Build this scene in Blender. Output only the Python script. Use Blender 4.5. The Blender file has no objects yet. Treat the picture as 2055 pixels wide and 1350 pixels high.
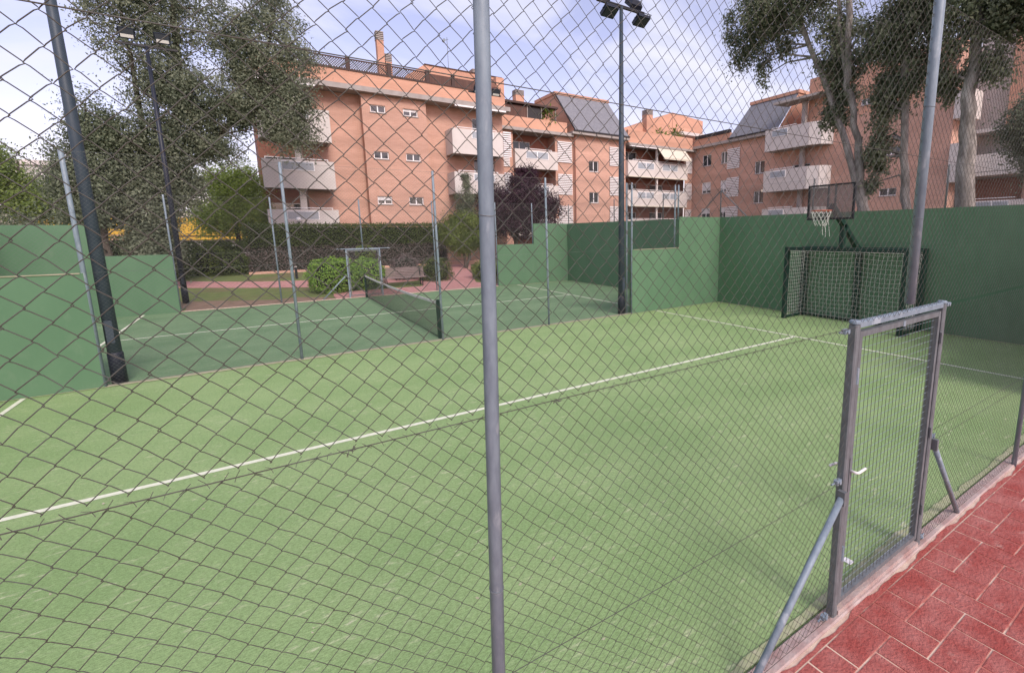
import bpy, math, random
import numpy as np
from mathutils import Matrix, Vector
random.seed(7); rng = np.random.default_rng(7)
S = bpy.context.scene
COL = S.collection
R = math.radians

# ------------------------------------------------------------------ camera
yaw, pit, rol = 0.97631, 0.16668, -0.01455
cy_, sy_, cp_, sp_ = math.cos(yaw), math.sin(yaw), math.cos(pit), math.sin(pit)
fwd = Vector((cy_*cp_, sy_*cp_, -sp_)); rgt = Vector((sy_, -cy_, 0)); upv = rgt.cross(fwd)
r_ = math.cos(rol)*rgt + math.sin(rol)*upv; u_ = -math.sin(rol)*rgt + math.cos(rol)*upv
cd = bpy.data.cameras.new('camera'); cam = bpy.data.objects.new('camera', cd); COL.objects.link(cam)
m = Matrix((r_, u_, -fwd)).transposed().to_4x4(); m.translation = (6.49366, -1.3969, 2.56407)
cam.matrix_world = m
cd.sensor_width = 36.0; cd.lens = 950.996/2055*36; cd.shift_x = -143.65/2055; cd.shift_y = -49.9/2055
cd.clip_start = 0.02; cd.clip_end = 3000
S.camera = cam
S.render.resolution_x, S.render.resolution_y = 1024, 672

# ------------------------------------------------------------------ sky, sun, exposure
SUN_AZ = math.atan2(-1.0, -0.02); SUN_EL = R(38)
W = bpy.data.worlds.new('World'); S.world = W; W.use_nodes = True
nt = W.node_tree; nt.nodes.clear()
def N(t, **k):
    n = nt.nodes.new(t)
    for a, b in k.items(): setattr(n, a, b)
    return n
out = N('ShaderNodeOutputWorld'); bg = N('ShaderNodeBackground'); bg.inputs[1].default_value = 0.105
sky = N('ShaderNodeTexSky', sky_type='NISHITA', sun_disc=False)
sky.sun_elevation = SUN_EL; sky.sun_rotation = math.pi/2 - SUN_AZ; sky.dust_density = 1.5; sky.air_density = 1.0
tc = N('ShaderNodeTexCoord'); sep = N('ShaderNodeSeparateXYZ'); nt.links.new(tc.outputs['Generated'], sep.inputs[0])
mz = N('ShaderNodeMath', operation='MAXIMUM'); nt.links.new(sep.outputs[2], mz.inputs[0]); mz.inputs[1].default_value = 0.0
az = N('ShaderNodeMath', operation='ADD'); nt.links.new(mz.outputs[0], az.inputs[0]); az.inputs[1].default_value = 0.22
dx = N('ShaderNodeMath', operation='DIVIDE'); nt.links.new(sep.outputs[0], dx.inputs[0]); nt.links.new(az.outputs[0], dx.inputs[1])
dy = N('ShaderNodeMath', operation='DIVIDE'); nt.links.new(sep.outputs[1], dy.inputs[0]); nt.links.new(az.outputs[0], dy.inputs[1])
cmb = N('ShaderNodeCombineXYZ'); nt.links.new(dx.outputs[0], cmb.inputs[0]); nt.links.new(dy.outputs[0], cmb.inputs[1])
mp = N('ShaderNodeMapping'); nt.links.new(cmb.outputs[0], mp.inputs[0]); mp.inputs['Rotation'].default_value = (0, 0, R(-20)); mp.inputs['Scale'].default_value = (1.0, 1.7, 1)
n1 = N('ShaderNodeTexNoise'); nt.links.new(mp.outputs[0], n1.inputs['Vector']); n1.inputs['Scale'].default_value = 1.5; n1.inputs['Detail'].default_value = 7; n1.inputs['Roughness'].default_value = 0.55; n1.inputs['Distortion'].default_value = 0.5
cr = N('ShaderNodeValToRGB'); nt.links.new(n1.outputs[0], cr.inputs[0])
cr.color_ramp.elements[0].position = 0.41; cr.color_ramp.elements[1].position = 0.67
cr.color_ramp.elements[0].color = (0.12, 0.12, 0.12, 1)
tint = N('ShaderNodeMix', data_type='RGBA', blend_type='MULTIPLY'); tint.inputs[0].default_value = 1
nt.links.new(sky.outputs[0], tint.inputs[6]); tint.inputs[7].default_value = (1.62, 1.16, 1.20, 1)
mix = N('ShaderNodeMix', data_type='RGBA'); nt.links.new(cr.outputs[0], mix.inputs[0]); nt.links.new(tint.outputs[2], mix.inputs[6])
mix.inputs[7].default_value = (4.95, 4.95, 5.8, 1)
nt.links.new(mix.outputs[2], bg.inputs[0]); nt.links.new(bg.outputs[0], out.inputs[0])

sd = bpy.data.lights.new('sun', 'SUN'); sd.energy = 1.5; sd.angle = R(22); sd.color = (1, .955, .88)
sun = bpy.data.objects.new('sun', sd); COL.objects.link(sun)
sv = Vector((math.cos(SUN_AZ)*math.cos(SUN_EL), math.sin(SUN_AZ)*math.cos(SUN_EL), math.sin(SUN_EL)))
sun.rotation_euler = sv.to_track_quat('Z', 'Y').to_euler(); sun.location = (10, -10, 40)
S.view_settings.view_transform = 'Standard'; S.view_settings.look = 'None'; S.view_settings.gamma = 1
S.view_settings.use_curve_mapping = False; S.view_settings.exposure = 0.88

# ------------------------------------------------------------------ helpers
ORG = {}
class MB:
    """collects verts / faces in world coordinates; build() links ONE mesh object"""
    def __init__(s): s.v = []; s.f = []
    def poly(s, pts):
        n = len(s.v); s.v += [tuple(p) for p in pts]; s.f.append(tuple(range(n, n+len(pts)))); return s
    def box(s, a, b):
        x0, y0, z0 = a; x1, y1, z1 = b
        n = len(s.v)
        s.v += [(x0,y0,z0),(x1,y0,z0),(x1,y1,z0),(x0,y1,z0),(x0,y0,z1),(x1,y0,z1),(x1,y1,z1),(x0,y1,z1)]
        s.f += [tuple(n+i for i in q) for q in ((0,3,2,1),(4,5,6,7),(0,1,5,4),(1,2,6,5),(2,3,7,6),(3,0,4,7))]; return s
    def cbox(s, a, b, c=0.01):
        """box with chamfered vertical and top edges"""
        x0, y0, z0 = a; x1, y1, z1 = b
        def ring(d, z): return [(x0+d+c,y0+d,z),(x1-d-c,y0+d,z),(x1-d,y0+d+c,z),(x1-d,y1-d-c,z),(x1-d-c,y1-d,z),(x0+d+c,y1-d,z),(x0+d,y1-d-c,z),(x0+d,y0+d+c,z)]
        n = len(s.v); s.v += ring(0, z0)+ring(0, z1-c)+ring(c, z1)
        s.f.append(tuple(n+7-i for i in range(8))); s.f.append(tuple(n+16+i for i in range(8)))
        for k in (0, 8):
            for i in range(8): j = (i+1) % 8; s.f.append((n+k+i, n+k+j, n+k+8+j, n+k+8+i))
        return s
    def tube(s, pts, rad, sides=8, cap=True):
        pts = [Vector(p) for p in pts]
        if not hasattr(rad, '__len__'): rad = [rad]*len(pts)
        n = len(s.v); prev = None
        for i, p in enumerate(pts):
            t = (pts[min(i+1, len(pts)-1)] - pts[max(i-1, 0)]).normalized()
            if prev is None:
                a = Vector((0, 0, 1)) if abs(t.z) < .9 else Vector((1, 0, 0))
                prev = t.cross(a).normalized()
            prev = (prev - t*prev.dot(t)).normalized(); b = t.cross(prev)
            for k in range(sides):
                q = 2*math.pi*k/sides
                s.v.append(tuple(p + (prev*math.cos(q) + b*math.sin(q))*rad[i]))
        for i in range(len(pts)-1):
            for k in range(sides):
                a = n+i*sides+k; b = n+i*sides+(k+1) % sides
                s.f.append((a, b, b+sides, a+sides))
        if cap:
            s.f.append(tuple(n+sides-1-k for k in range(sides))); e = n+(len(pts)-1)*sides
            s.f.append(tuple(e+k for k in range(sides)))
        return s
    def bar(s, p, q, w, h):
        """rectangular bar between two points, w across, h in the other direction"""
        p, q = Vector(p), Vector(q); t = (q-p).normalized()
        a = Vector((0, 0, 1)) if abs(t.z) < .95 else Vector((0, 1, 0))
        x = t.cross(a).normalized(); y = x.cross(t)
        n = len(s.v)
        for c in (p, q):
            for i, j in ((-1,-1),(1,-1),(1,1),(-1,1)): s.v.append(tuple(c + x*(w/2*i) + y*(h/2*j)))
        s.f += [tuple(n+i for i in qd) for qd in ((0,1,2,3),(7,6,5,4),(0,4,5,1),(1,5,6,2),(2,6,7,3),(3,7,4,0))]; return s
    def build(s, name, mat, parent=None, smooth=False):
        o = Vector(ORG.get(parent, (0, 0, 0))) if parent else Vector((0, 0, 0))
        me = bpy.data.meshes.new(name)
        me.from_pydata([(x-o.x, y-o.y, z-o.z) for x, y, z in s.v], [], s.f); me.update()
        if smooth: me.polygons.foreach_set('use_smooth', [True]*len(me.polygons))
        return link(name, me, mat, parent)
def link(name, me, mat=None, parent=None, loc=None):
    ob = bpy.data.objects.new(name, me); COL.objects.link(ob)
    if mat is not None and me is not None and not me.materials: me.materials.append(mat)
    if parent: ob.parent = parent; ORG[ob] = ORG.get(parent, (0, 0, 0))
    if loc: ob.location = loc
    return ob
def npmesh(name, V, F, mat, parent=None, smooth=False, tint=None):
    """fast mesh from numpy quads"""
    o = np.array(ORG.get(parent, (0, 0, 0))) if parent else np.zeros(3)
    V = (np.asarray(V).reshape(-1, 3) - o).astype(np.float32); F = np.asarray(F, dtype=np.int32)
    k = F.shape[1]
    me = bpy.data.meshes.new(name); me.vertices.add(len(V)); me.vertices.foreach_set('co', V.ravel())
    me.loops.add(F.size); me.loops.foreach_set('vertex_index', F.ravel())
    me.polygons.add(len(F)); me.polygons.foreach_set('loop_start', np.arange(0, F.size, k, dtype=np.int32))
    if smooth: me.polygons.foreach_set('use_smooth', np.ones(len(F), dtype=bool))
    if tint is not None:
        a = me.attributes.new('tint', 'FLOAT', 'FACE'); a.data.foreach_set('value', np.asarray(tint, dtype=np.float32))
    me.update(calc_edges=True); me.validate()
    return link(name, me, mat, parent)
def tag(o, label, cat, group=None, kind=None):
    o['label'] = label; o['category'] = cat
    if group: o['group'] = group
    if kind: o['kind'] = kind
    return o
def thing(name, label, cat, loc=(0, 0, 0), group=None):
    o = bpy.data.objects.new(name, None); COL.objects.link(o); o.location = loc; ORG[o] = loc
    o.empty_display_size = .3
    return tag(o, label, cat, group)
def struct(o): o['kind'] = 'structure'; return o
def stuff(o): o['kind'] = 'stuff'; return o

# ------------------------------------------------------------------ materials
def material(name, c1, c2=None, rough=.8, scale=4., detail=5., lo=.35, hi=.65, metal=0., bump=0., bscale=None, stretch=(1, 1, 1), c3=None, s3=.6, lo3=.55, hi3=.75, spec=.35, coords='Object'):
    M = bpy.data.materials.new(name); M.use_nodes = True; t = M.node_tree; b = t.nodes['Principled BSDF']
    b.inputs['Roughness'].default_value = rough; b.inputs['Metallic'].default_value = metal
    b.inputs['Specular IOR Level'].default_value = spec
    b.inputs['Base Color'].default_value = (*c1, 1)
    if c2 is None and not bump: return M
    g = t.nodes.new('ShaderNodeNewGeometry')
    mpn = t.nodes.new('ShaderNodeMapping'); mpn.inputs['Scale'].default_value = stretch; t.links.new(g.outputs['Position'], mpn.inputs[0])
    def noise(sc, d=detail):
        n = t.nodes.new('ShaderNodeTexNoise'); n.inputs['Scale'].default_value = sc; n.inputs['Detail'].default_value = d
        n.inputs['Roughness'].default_value = .6; t.links.new(mpn.outputs[0], n.inputs['Vector']); return n
    def ramp(n, a, c):
        q = t.nodes.new('ShaderNodeMapRange'); q.inputs[1].default_value = a; q.inputs[2].default_value = c; t.links.new(n.outputs[0], q.inputs[0]); return q
    if c2 is not None:
        q = ramp(noise(scale), lo, hi); mx = t.nodes.new('ShaderNodeMix'); mx.data_type = 'RGBA'
        mx.inputs[6].default_value = (*c1, 1); mx.inputs[7].default_value = (*c2, 1); t.links.new(q.outputs[0], mx.inputs[0]); last = mx
        if c3 is not None:
            q3 = ramp(noise(s3), lo3, hi3); m3 = t.nodes.new('ShaderNodeMix'); m3.data_type = 'RGBA'
            t.links.new(last.outputs[2], m3.inputs[6]); m3.inputs[7].default_value = (*c3, 1); t.links.new(q3.outputs[0], m3.inputs[0]); last = m3
        t.links.new(last.outputs[2], b.inputs['Base Color'])
    if bump:
        bn = t.nodes.new('ShaderNodeBump'); bn.inputs['Strength'].default_value = bump; bn.inputs['Distance'].default_value = .02
        t.links.new(noise(bscale or scale*4).outputs[0], bn.inputs['Height']); t.links.new(bn.outputs[0], b.inputs['Normal'])
    return M
def brickmat(name, c1, c2, cm, axis):
    """brick courses 6.5 cm high: far too fine to model at 35 m"""
    M = bpy.data.materials.new(name); M.use_nodes = True; t = M.node_tree; b = t.nodes['Principled BSDF']; b.inputs['Roughness'].default_value = .85
    b.inputs['Specular IOR Level'].default_value = .25
    g = t.nodes.new('ShaderNodeNewGeometry'); sp = t.nodes.new('ShaderNodeSeparateXYZ'); t.links.new(g.outputs['Position'], sp.inputs[0])
    ad = t.nodes.new('ShaderNodeMath'); ad.operation = 'ADD'; t.links.new(sp.outputs[0], ad.inputs[0]); t.links.new(sp.outputs[1], ad.inputs[1])
    cb = t.nodes.new('ShaderNodeCombineXYZ'); t.links.new(ad.outputs[0], cb.inputs[0]); t.links.new(sp.outputs[2], cb.inputs[1])
    br = t.nodes.new('ShaderNodeTexBrick'); t.links.new(cb.outputs[0], br.inputs['Vector'])
    br.inputs['Scale'].default_value = 1; br.inputs['Brick Width'].default_value = .26; br.inputs['Row Height'].default_value = .068
    br.inputs['Mortar Size'].default_value = .008; br.inputs['Color1'].default_value = (*c1, 1); br.inputs['Color2'].default_value = (*c2, 1); br.inputs['Mortar'].default_value = (*cm, 1)
    n = t.nodes.new('ShaderNodeTexNoise'); n.inputs['Scale'].default_value = .35; n.inputs['Detail'].default_value = 6
    mpn = t.nodes.new('ShaderNodeMapping'); mpn.inputs['Scale'].default_value = (.5, .5, 3.2); t.links.new(g.outputs['Position'], mpn.inputs[0]); t.links.new(mpn.outputs[0], n.inputs['Vector'])
    q = t.nodes.new('ShaderNodeMapRange'); q.inputs[1].default_value = .35; q.inputs[2].default_value = .7; q.inputs[3].default_value = .84; q.inputs[4].default_value = 1.12; t.links.new(n.outputs[0], q.inputs[0])
    mx = t.nodes.new('ShaderNodeVectorMath'); mx.operation = 'SCALE'; t.links.new(br.outputs[0], mx.inputs[0]); t.links.new(q.outputs[0], mx.inputs['Scale'])
    t.links.new(mx.outputs[0], b.inputs['Base Color'])
    bn = t.nodes.new('ShaderNodeBump'); bn.inputs['Strength'].default_value = .5; bn.inputs['Distance'].default_value = .01
    t.links.new(br.outputs['Fac'], bn.inputs['Height']); bn.invert = True; t.links.new(bn.outputs[0], b.inputs['Normal'])
    return M
def leafmat(name, c1, c2, trans=.35):
    M = bpy.data.materials.new(name); M.use_nodes = True; t = M.node_tree; b = t.nodes['Principled BSDF']; o = t.nodes['Material Output']
    b.inputs['Roughness'].default_value = .55; b.inputs['Specular IOR Level'].default_value = .3
    a = t.nodes.new('ShaderNodeAttribute'); a.attribute_name = 'tint'
    mx = t.nodes.new('ShaderNodeMix'); mx.data_type = 'RGBA'; mx.inputs[6].default_value = (*c1, 1); mx.inputs[7].default_value = (*c2, 1)
    t.links.new(a.outputs['Fac'], mx.inputs[0]); t.links.new(mx.outputs[2], b.inputs['Base Color'])
    tr = t.nodes.new('ShaderNodeBsdfTranslucent'); t.links.new(mx.outputs[2], tr.inputs[0])
    ms = t.nodes.new('ShaderNodeMixShader'); ms.inputs[0].default_value = trans
    t.links.new(b.outputs[0], ms.inputs[1]); t.links.new(tr.outputs[0], ms.inputs[2]); t.links.new(ms.outputs[0], o.inputs[0])
    return M
def turfmat(name, c1, c2, sand, amt):
    M = bpy.data.materials.new(name); M.use_nodes = True; t = M.node_tree; b = t.nodes['Principled BSDF']; b.inputs['Roughness'].default_value = .95; b.inputs['Specular IOR Level'].default_value = .08
    g = t.nodes.new('ShaderNodeNewGeometry')
    def noise(sc, st=(1, 1, 1), d=4, rg=.6):
        mp_ = t.nodes.new('ShaderNodeMapping'); mp_.inputs['Scale'].default_value = st; mp_.inputs['Rotation'].default_value = (0, 0, R(6)); t.links.new(g.outputs['Position'], mp_.inputs[0])
        n = t.nodes.new('ShaderNodeTexNoise'); n.inputs['Scale'].default_value = sc; n.inputs['Detail'].default_value = d; n.inputs['Roughness'].default_value = rg; t.links.new(mp_.outputs[0], n.inputs['Vector']); return n.outputs[0]
    def rng_(x, a, c, lo=0., hi=1.):
        q = t.nodes.new('ShaderNodeMapRange'); q.inputs[1].default_value = a; q.inputs[2].default_value = c; q.inputs[3].default_value = lo; q.inputs[4].default_value = hi; t.links.new(x, q.inputs[0]); return q.outputs[0]
    def mixc(f, a, c):
        m_ = t.nodes.new('ShaderNodeMix'); m_.data_type = 'RGBA'; t.links.new(f, m_.inputs[0])
        for k, v in ((6, a), (7, c)):
            if isinstance(v, tuple): m_.inputs[k].default_value = (*v, 1)
            else: t.links.new(v, m_.inputs[k])
        return m_.outputs[2]
    col = mixc(rng_(noise(.55, (1, 1.6, 1), 5), .36, .64), c1, c2)
    st1 = t.nodes.new('ShaderNodeMath'); st1.operation = 'MULTIPLY'
    t.links.new(rng_(noise(5.5, (1, 3.4, 1), 5, .68), .56, .71), st1.inputs[0]); t.links.new(rng_(noise(1.3, (1, 1, 1), 3), .40, .68, .10, amt*.8), st1.inputs[1])
    col = mixc(st1.outputs[0], col, sand)
    gr = rng_(noise(170, (1, 1.6, 1), 3, .8), .3, .7, .60, 1.40); gr2 = rng_(noise(34, (1, 2.4, 1), 5, .75), .34, .66, .70, 1.30)
    mu = t.nodes.new('ShaderNodeMath'); mu.operation = 'MULTIPLY'; t.links.new(gr, mu.inputs[0]); t.links.new(gr2, mu.inputs[1])
    sc_ = t.nodes.new('ShaderNodeVectorMath'); sc_.operation = 'SCALE'; t.links.new(col, sc_.inputs[0]); t.links.new(mu.outputs[0], sc_.inputs['Scale']); t.links.new(sc_.outputs[0], b.inputs['Base Color'])
    bn = t.nodes.new('ShaderNodeBump'); bn.inputs['Strength'].default_value = .5; bn.inputs['Distance'].default_value = .01; t.links.new(noise(160, (1, 1, 1), 2), bn.inputs['Height']); t.links.new(bn.outputs[0], b.inputs['Normal'])
    return M
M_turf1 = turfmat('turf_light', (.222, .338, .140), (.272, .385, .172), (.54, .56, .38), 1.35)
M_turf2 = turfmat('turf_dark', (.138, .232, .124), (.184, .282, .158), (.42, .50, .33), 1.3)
M_line = material('line_paint', (.74, .76, .62), (.62, .66, .50), rough=.9, scale=14)
M_wall = material('wall_green', (.084, .172, .096), (.104, .200, .114), rough=.72, scale=.9, bump=.15, bscale=30, c3=(.125, .205, .128), s3=3.2, lo3=.58, hi3=.82, stretch=(1, 1, .5))
M_red = material('red_concrete', (.320, .066, .054), (.41, .150, .130), rough=.8, scale=3.6, detail=9., lo=.38, hi=.66, bump=.9, bscale=46, c3=(.52, .31, .26), s3=6., lo3=.62, hi3=.84)
M_joint = material('joint_sand', (.64, .50, .39), (.44, .16, .125), rough=.9, scale=3.2, lo=.42, hi=.56)
M_pink = material('pink_paving', (.42, .20, .18), (.50, .27, .25), rough=.9, scale=3)
M_kerb = material('kerb_concrete', (.44, .365, .34), (.34, .225, .205), rough=.9, scale=7, bump=.4, bscale=60, c3=(.53, .44, .36), s3=5)
M_strip = material('strip_concrete', (.36, .33, .25), (.27, .27, .18), rough=.9, scale=6, bump=.3)
M_cream = material('cream_edge', (.60, .50, .40), (.48, .33, .27), rough=.9, scale=9, bump=.3)
M_galv = material('galvanised', (.215, .275, .325), (.155, .200, .245), rough=.5, scale=28, metal=.0, bump=.05, stretch=(1, 1, .35), c3=(.31, .365, .41), s3=14, lo3=.55, hi3=.66, spec=.45)
M_galvd = material('weathered_steel', (.150, .168, .178), (.105, .114, .122), rough=.55, scale=30, metal=.0, bump=.05, stretch=(1, 1, .4), spec=.45)
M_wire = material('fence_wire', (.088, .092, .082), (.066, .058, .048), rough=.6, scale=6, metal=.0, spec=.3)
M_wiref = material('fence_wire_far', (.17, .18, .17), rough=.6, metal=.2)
M_lamp = material('lamp_paint', (.032, .048, .066), (.042, .060, .080), rough=.5, scale=5)
M_lampd = material('lamp_paint_dark', (.012, .016, .028), (.018, .022, .034), rough=.45, scale=5)
M_black = material('black_metal', (.012, .013, .016), rough=.5)
M_glassw = material('lamp_glass', (.055, .062, .075), rough=.25)
M_reflw = material('lamp_reflector', (.70, .70, .66), rough=.3)
M_dgreen = material('goal_green', (.008, .030, .022), (.012, .040, .028), rough=.45, scale=7)
M_net = material('white_net', (.60, .61, .56), rough=.9)
M_netd = material('dark_net', (.020, .026, .022), rough=.9)
M_tape = material('net_tape', (.60, .60, .56), (.50, .49, .45), rough=.9, scale=12)
M_orange = material('rim_orange', (.42, .12, .07), rough=.6)
M_plexi = material('backboard_plexi', (.17, .15, .15), rough=.15)
_t = M_plexi.node_tree; _x = _t.nodes.new('ShaderNodeMixShader'); _x.inputs[0].default_value = .55; _tr = _t.nodes.new('ShaderNodeBsdfTransparent')
_t.links.new(_t.nodes['Principled BSDF'].outputs[0], _x.inputs[1]); _t.links.new(_tr.outputs[0], _x.inputs[2]); _t.links.new(_x.outputs[0], _t.nodes['Material Output'].inputs[0])
M_brick = brickmat('brick_orange', (.575, .335, .255), (.515, .29, .215), (.54, .39, .32), 0)
M_brick2 = brickmat('brick_upper', (.60, .325, .225), (.56, .30, .205), (.56, .37, .28), 0)
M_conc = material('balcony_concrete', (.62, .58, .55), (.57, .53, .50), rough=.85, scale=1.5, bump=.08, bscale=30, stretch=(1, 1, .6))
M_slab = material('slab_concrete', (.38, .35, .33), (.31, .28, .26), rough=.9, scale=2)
M_white = material('white_pvc', (.80, .79, .79), rough=.5)
M_blind = material('blind_white', (.62, .61, .62), rough=.6)
M_glass = material('window_glass', (.045, .05, .055), rough=.06, spec=.8)
M_glassp = material('frosted_panel', (.30, .34, .38), (.36, .39, .42), rough=.25, scale=2)
M_slate = material('slate', (.165, .17, .19), (.215, .22, .24), rough=.7, scale=5, bump=.25, bscale=24, spec=.3)
M_dark = material('dark_trim', (.03, .028, .03), rough=.6)
M_trellis = material('trellis_wood', (.075, .048, .042), rough=.8)
M_cane = material('cane_screen', (.13, .075, .06), (.09, .05, .042), rough=.9, scale=12, stretch=(1, 1, .05))
M_awn = material('awning_cloth', (.62, .58, .48), rough=.9)
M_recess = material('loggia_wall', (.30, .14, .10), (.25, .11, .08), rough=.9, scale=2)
M_lawn = material('lawn', (.11, .155, .045), (.165, .195, .065), rough=.95, scale=2.5, bump=.5, bscale=60, c3=(.17, .12, .07), s3=.45, lo3=.52, hi3=.7)
M_dirt = material('dirt', (.20, .135, .095), (.26, .18, .13), rough=.95, scale=4, bump=.4, bscale=40, c3=(.12, .12, .05), s3=1.2)
M_ground = material('ground_far', (.13, .125, .09), (.17, .15, .12), rough=.95, scale=.3)
M_bark = material('bark_pale', (.33, .305, .275), (.135, .12, .105), rough=.9, scale=9, bump=1., bscale=22, stretch=(1, 1, .3), c3=(.44, .42, .385), s3=3.0, lo3=.58, hi3=.72)
M_barkd = material('bark_dark', (.07, .055, .045), (.11, .09, .075), rough=.95, scale=8, bump=.5, stretch=(1, 1, .3))
M_wood = material('bench_wood', (.20, .15, .14), (.26, .21, .20), rough=.8, scale=6, stretch=(.3, 3, 3))
M_yellow = material('yellow_fascia', (.62, .38, .045), (.55, .33, .04), rough=.6, scale=1)
M_pale = material('pale_render', (.50, .48, .46), (.45, .43, .41), rough=.9, scale=1)
L_dark = leafmat('leaf_poplar', (.070, .098, .054), (.29, .32, .20), .45)
L_grey = leafmat('leaf_grey', (.085, .115, .070), (.27, .31, .20), .42)
L_left = leafmat('leaf_left', (.080, .110, .066), (.34, .37, .26), .45)
L_light = leafmat('leaf_light', (.14, .21, .05), (.30, .38, .11), .45)
L_mid = leafmat('leaf_mid', (.09, .135, .03), (.22, .28, .07))
L_plum = leafmat('leaf_plum', (.028, .013, .022), (.095, .045, .068), .3)
L_hedge = leafmat('leaf_hedge', (.055, .085, .024), (.15, .195, .06))
L_brown = leafmat('leaf_dead', (.095, .075, .070), (.19, .155, .145), .1)
L_lime = leafmat('leaf_lime', (.13, .27, .035), (.28, .44, .08))
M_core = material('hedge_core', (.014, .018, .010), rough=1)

# ------------------------------------------------------------------ ground
G0, GS = 21.0, .06
def gz(y): return 0. if y < G0 else min((y-G0)*GS, .54)
mb = MB()
ys = [-300, -3.2, 20.02, G0, 30.0, 500]; zs = [-.03, -.03, -.03, -.01, .53, .53]
xs = [-400, -2, 22, 500]
for i in range(5):
    for j in range(3): mb.poly([(xs[j], ys[i], zs[i]), (xs[j+1], ys[i], zs[i]), (xs[j+1], ys[i+1], zs[i+1]), (xs[j], ys[i+1], zs[i+1])])
struct(mb.build('ground', M_ground))
mb = MB()
for y0, y1 in ((20.18, G0), (G0, 30), (30, 33.2)): mb.poly([(-14, y0, gz(y0)+.004), (32, y0, gz(y0)+.004), (32, y1, gz(y1)+.004), (-14, y1, gz(y1)+.004)])
struct(mb.build('lawn', M_lawn))
mb = MB()
edge = [(4.1, 20.2), (8.9, 20.2), (8.7, 20.9), (7.6, 21.6), (6.6, 21.35), (5.6, 21.9), (4.6, 22.3), (3.6, 22.6), (3.0, 21.8), (4.05, 21.0)]
mb.poly([(x, y, gz(y)+.010) for x, y in edge]); struct(mb.build('bare_soil', M_dirt))
# pink garden paths
mb = MB()
strip = [((-1.5, 28.4), (-1.2, 30.9)), ((3.3, 26.4), (3.1, 28.7)), ((5.75, 25.15), (5.7, 27.2)), ((8.25, 24.0), (8.4, 26.35)), ((11, 23.6), (11, 25.6)), ((13.5, 23.9), (13.4, 25.8))]
for (a, b), (c, d) in zip(strip[:-1], strip[1:]):
    for u0, u1 in ((0, .5), (.5, 1)):
        L = lambda p, q, u: (p[0]+(q[0]-p[0])*u, p[1]+(q[1]-p[1])*u)
        mb.poly([(*p, gz(p[1])+.012) for p in (L(a, b, u0), L(c, d, u0), L(c, d, u1), L(a, b, u1))])
struct(mb.build('garden_path', M_pink))
mb = MB()
for y0, y1, x0, x1, x2, x3 in ((20.17, 21.0, 8.9, 19.8, 8.9, 16.2), (21.0, 22.0, 8.9, 16.2, 9.0, 15.6), (22.0, 24.5, 12.9, 15.6, 13.4, 16.4), (24.5, 30, 13.4, 16.4, 15.6, 18.4)):
    mb.poly([(x0, y0, gz(y0)+.020), (x1, y0, gz(y0)+.020), (x3, y1, gz(y1)+.020), (x2, y1, gz(y1)+.020)])
struct(mb.build('gate_path', M_pink))

def sheet(name, m_, x0, y0, x1, y1, z, parent=None): return MB().poly([(x0, y0, z), (x1, y0, z), (x1, y1, z), (x0, y1, z)]).build(name, m_, parent)
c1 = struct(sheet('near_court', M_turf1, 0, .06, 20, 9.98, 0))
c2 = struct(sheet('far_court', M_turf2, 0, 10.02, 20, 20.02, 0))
for c, yb, ye in ((c1, .06, 9.93), (c2, 10.07, 20.0)):
    sheet('court_line', M_line, 3.05, (yb+ye)/2-.040, 16.915, (yb+ye)/2+.040, .004, c)
    for X in (3.05, 16.95): sheet('court_line', M_line, X-.034, yb+.02, X+.034, ye-.02, .008, c)

def drift(parent, a, b, nrm, w, seed):
    g = random.Random(seed); n = int(max(abs(b[0]-a[0]), abs(b[1]-a[1]))/.12); mb = MB(); prev = None
    for i in range(n+1):
        t = i/n; x, y = a[0]+(b[0]-a[0])*t, a[1]+(b[1]-a[1])*t; k = w*(.45+.5*abs(math.sin(t*17+seed))*g.random()+.3*g.random())
        cur = ((x, y), (x+nrm[0]*k, y+nrm[1]*k))
        if prev: mb.poly([(*prev[0], .012), (*cur[0], .012), (*cur[1], .0105), (*prev[1], .0105)])
        prev = cur
    mb.build('sand_drift', M_sand, parent)
M_sand = material('drifted_sand', (.42, .42, .28), (.29, .35, .17), rough=.95, scale=9)
drift(c1, (19.985, .2), (19.985, 9.9), (-1, 0), .07, 1); drift(c1, (16, 9.915), (19.9, 9.915), (0, -1), .05, 2); drift(c1, (4, 9.925), (16, 9.925), (0, -1), .07, 3); drift(c1, (.1, 9.92), (4, 9.92), (0, -1), .05, 4)
drift(c1, (.1, .07), (20, .07), (0, 1), .08, 5); drift(c2, (4, 20.0), (19.9, 20.0), (0, -1), .12, 6); drift(c2, (19.985, 10.1), (19.985, 19.9), (-1, 0), .06, 7)
# kerbs under the fences
tag(MB().cbox((-.5, -.05, -.03), (20.5, .055, .022), .008).build('kerb', M_kerb), 'worn pink concrete kerb under the near fence beside red paving', 'kerb')
tag(MB().cbox((4.0, 9.955, -.03), (16.0, 10.045, .012), .004).build('kerb', M_strip), 'low sandy concrete strip dividing the two courts', 'kerb')
tag(MB().cbox((4.0, 20.02, -.03), (16.0, 20.17, .02), .006).build('kerb', M_cream), 'sandy concrete strip at the far edge of the dark court', 'kerb')
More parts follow.
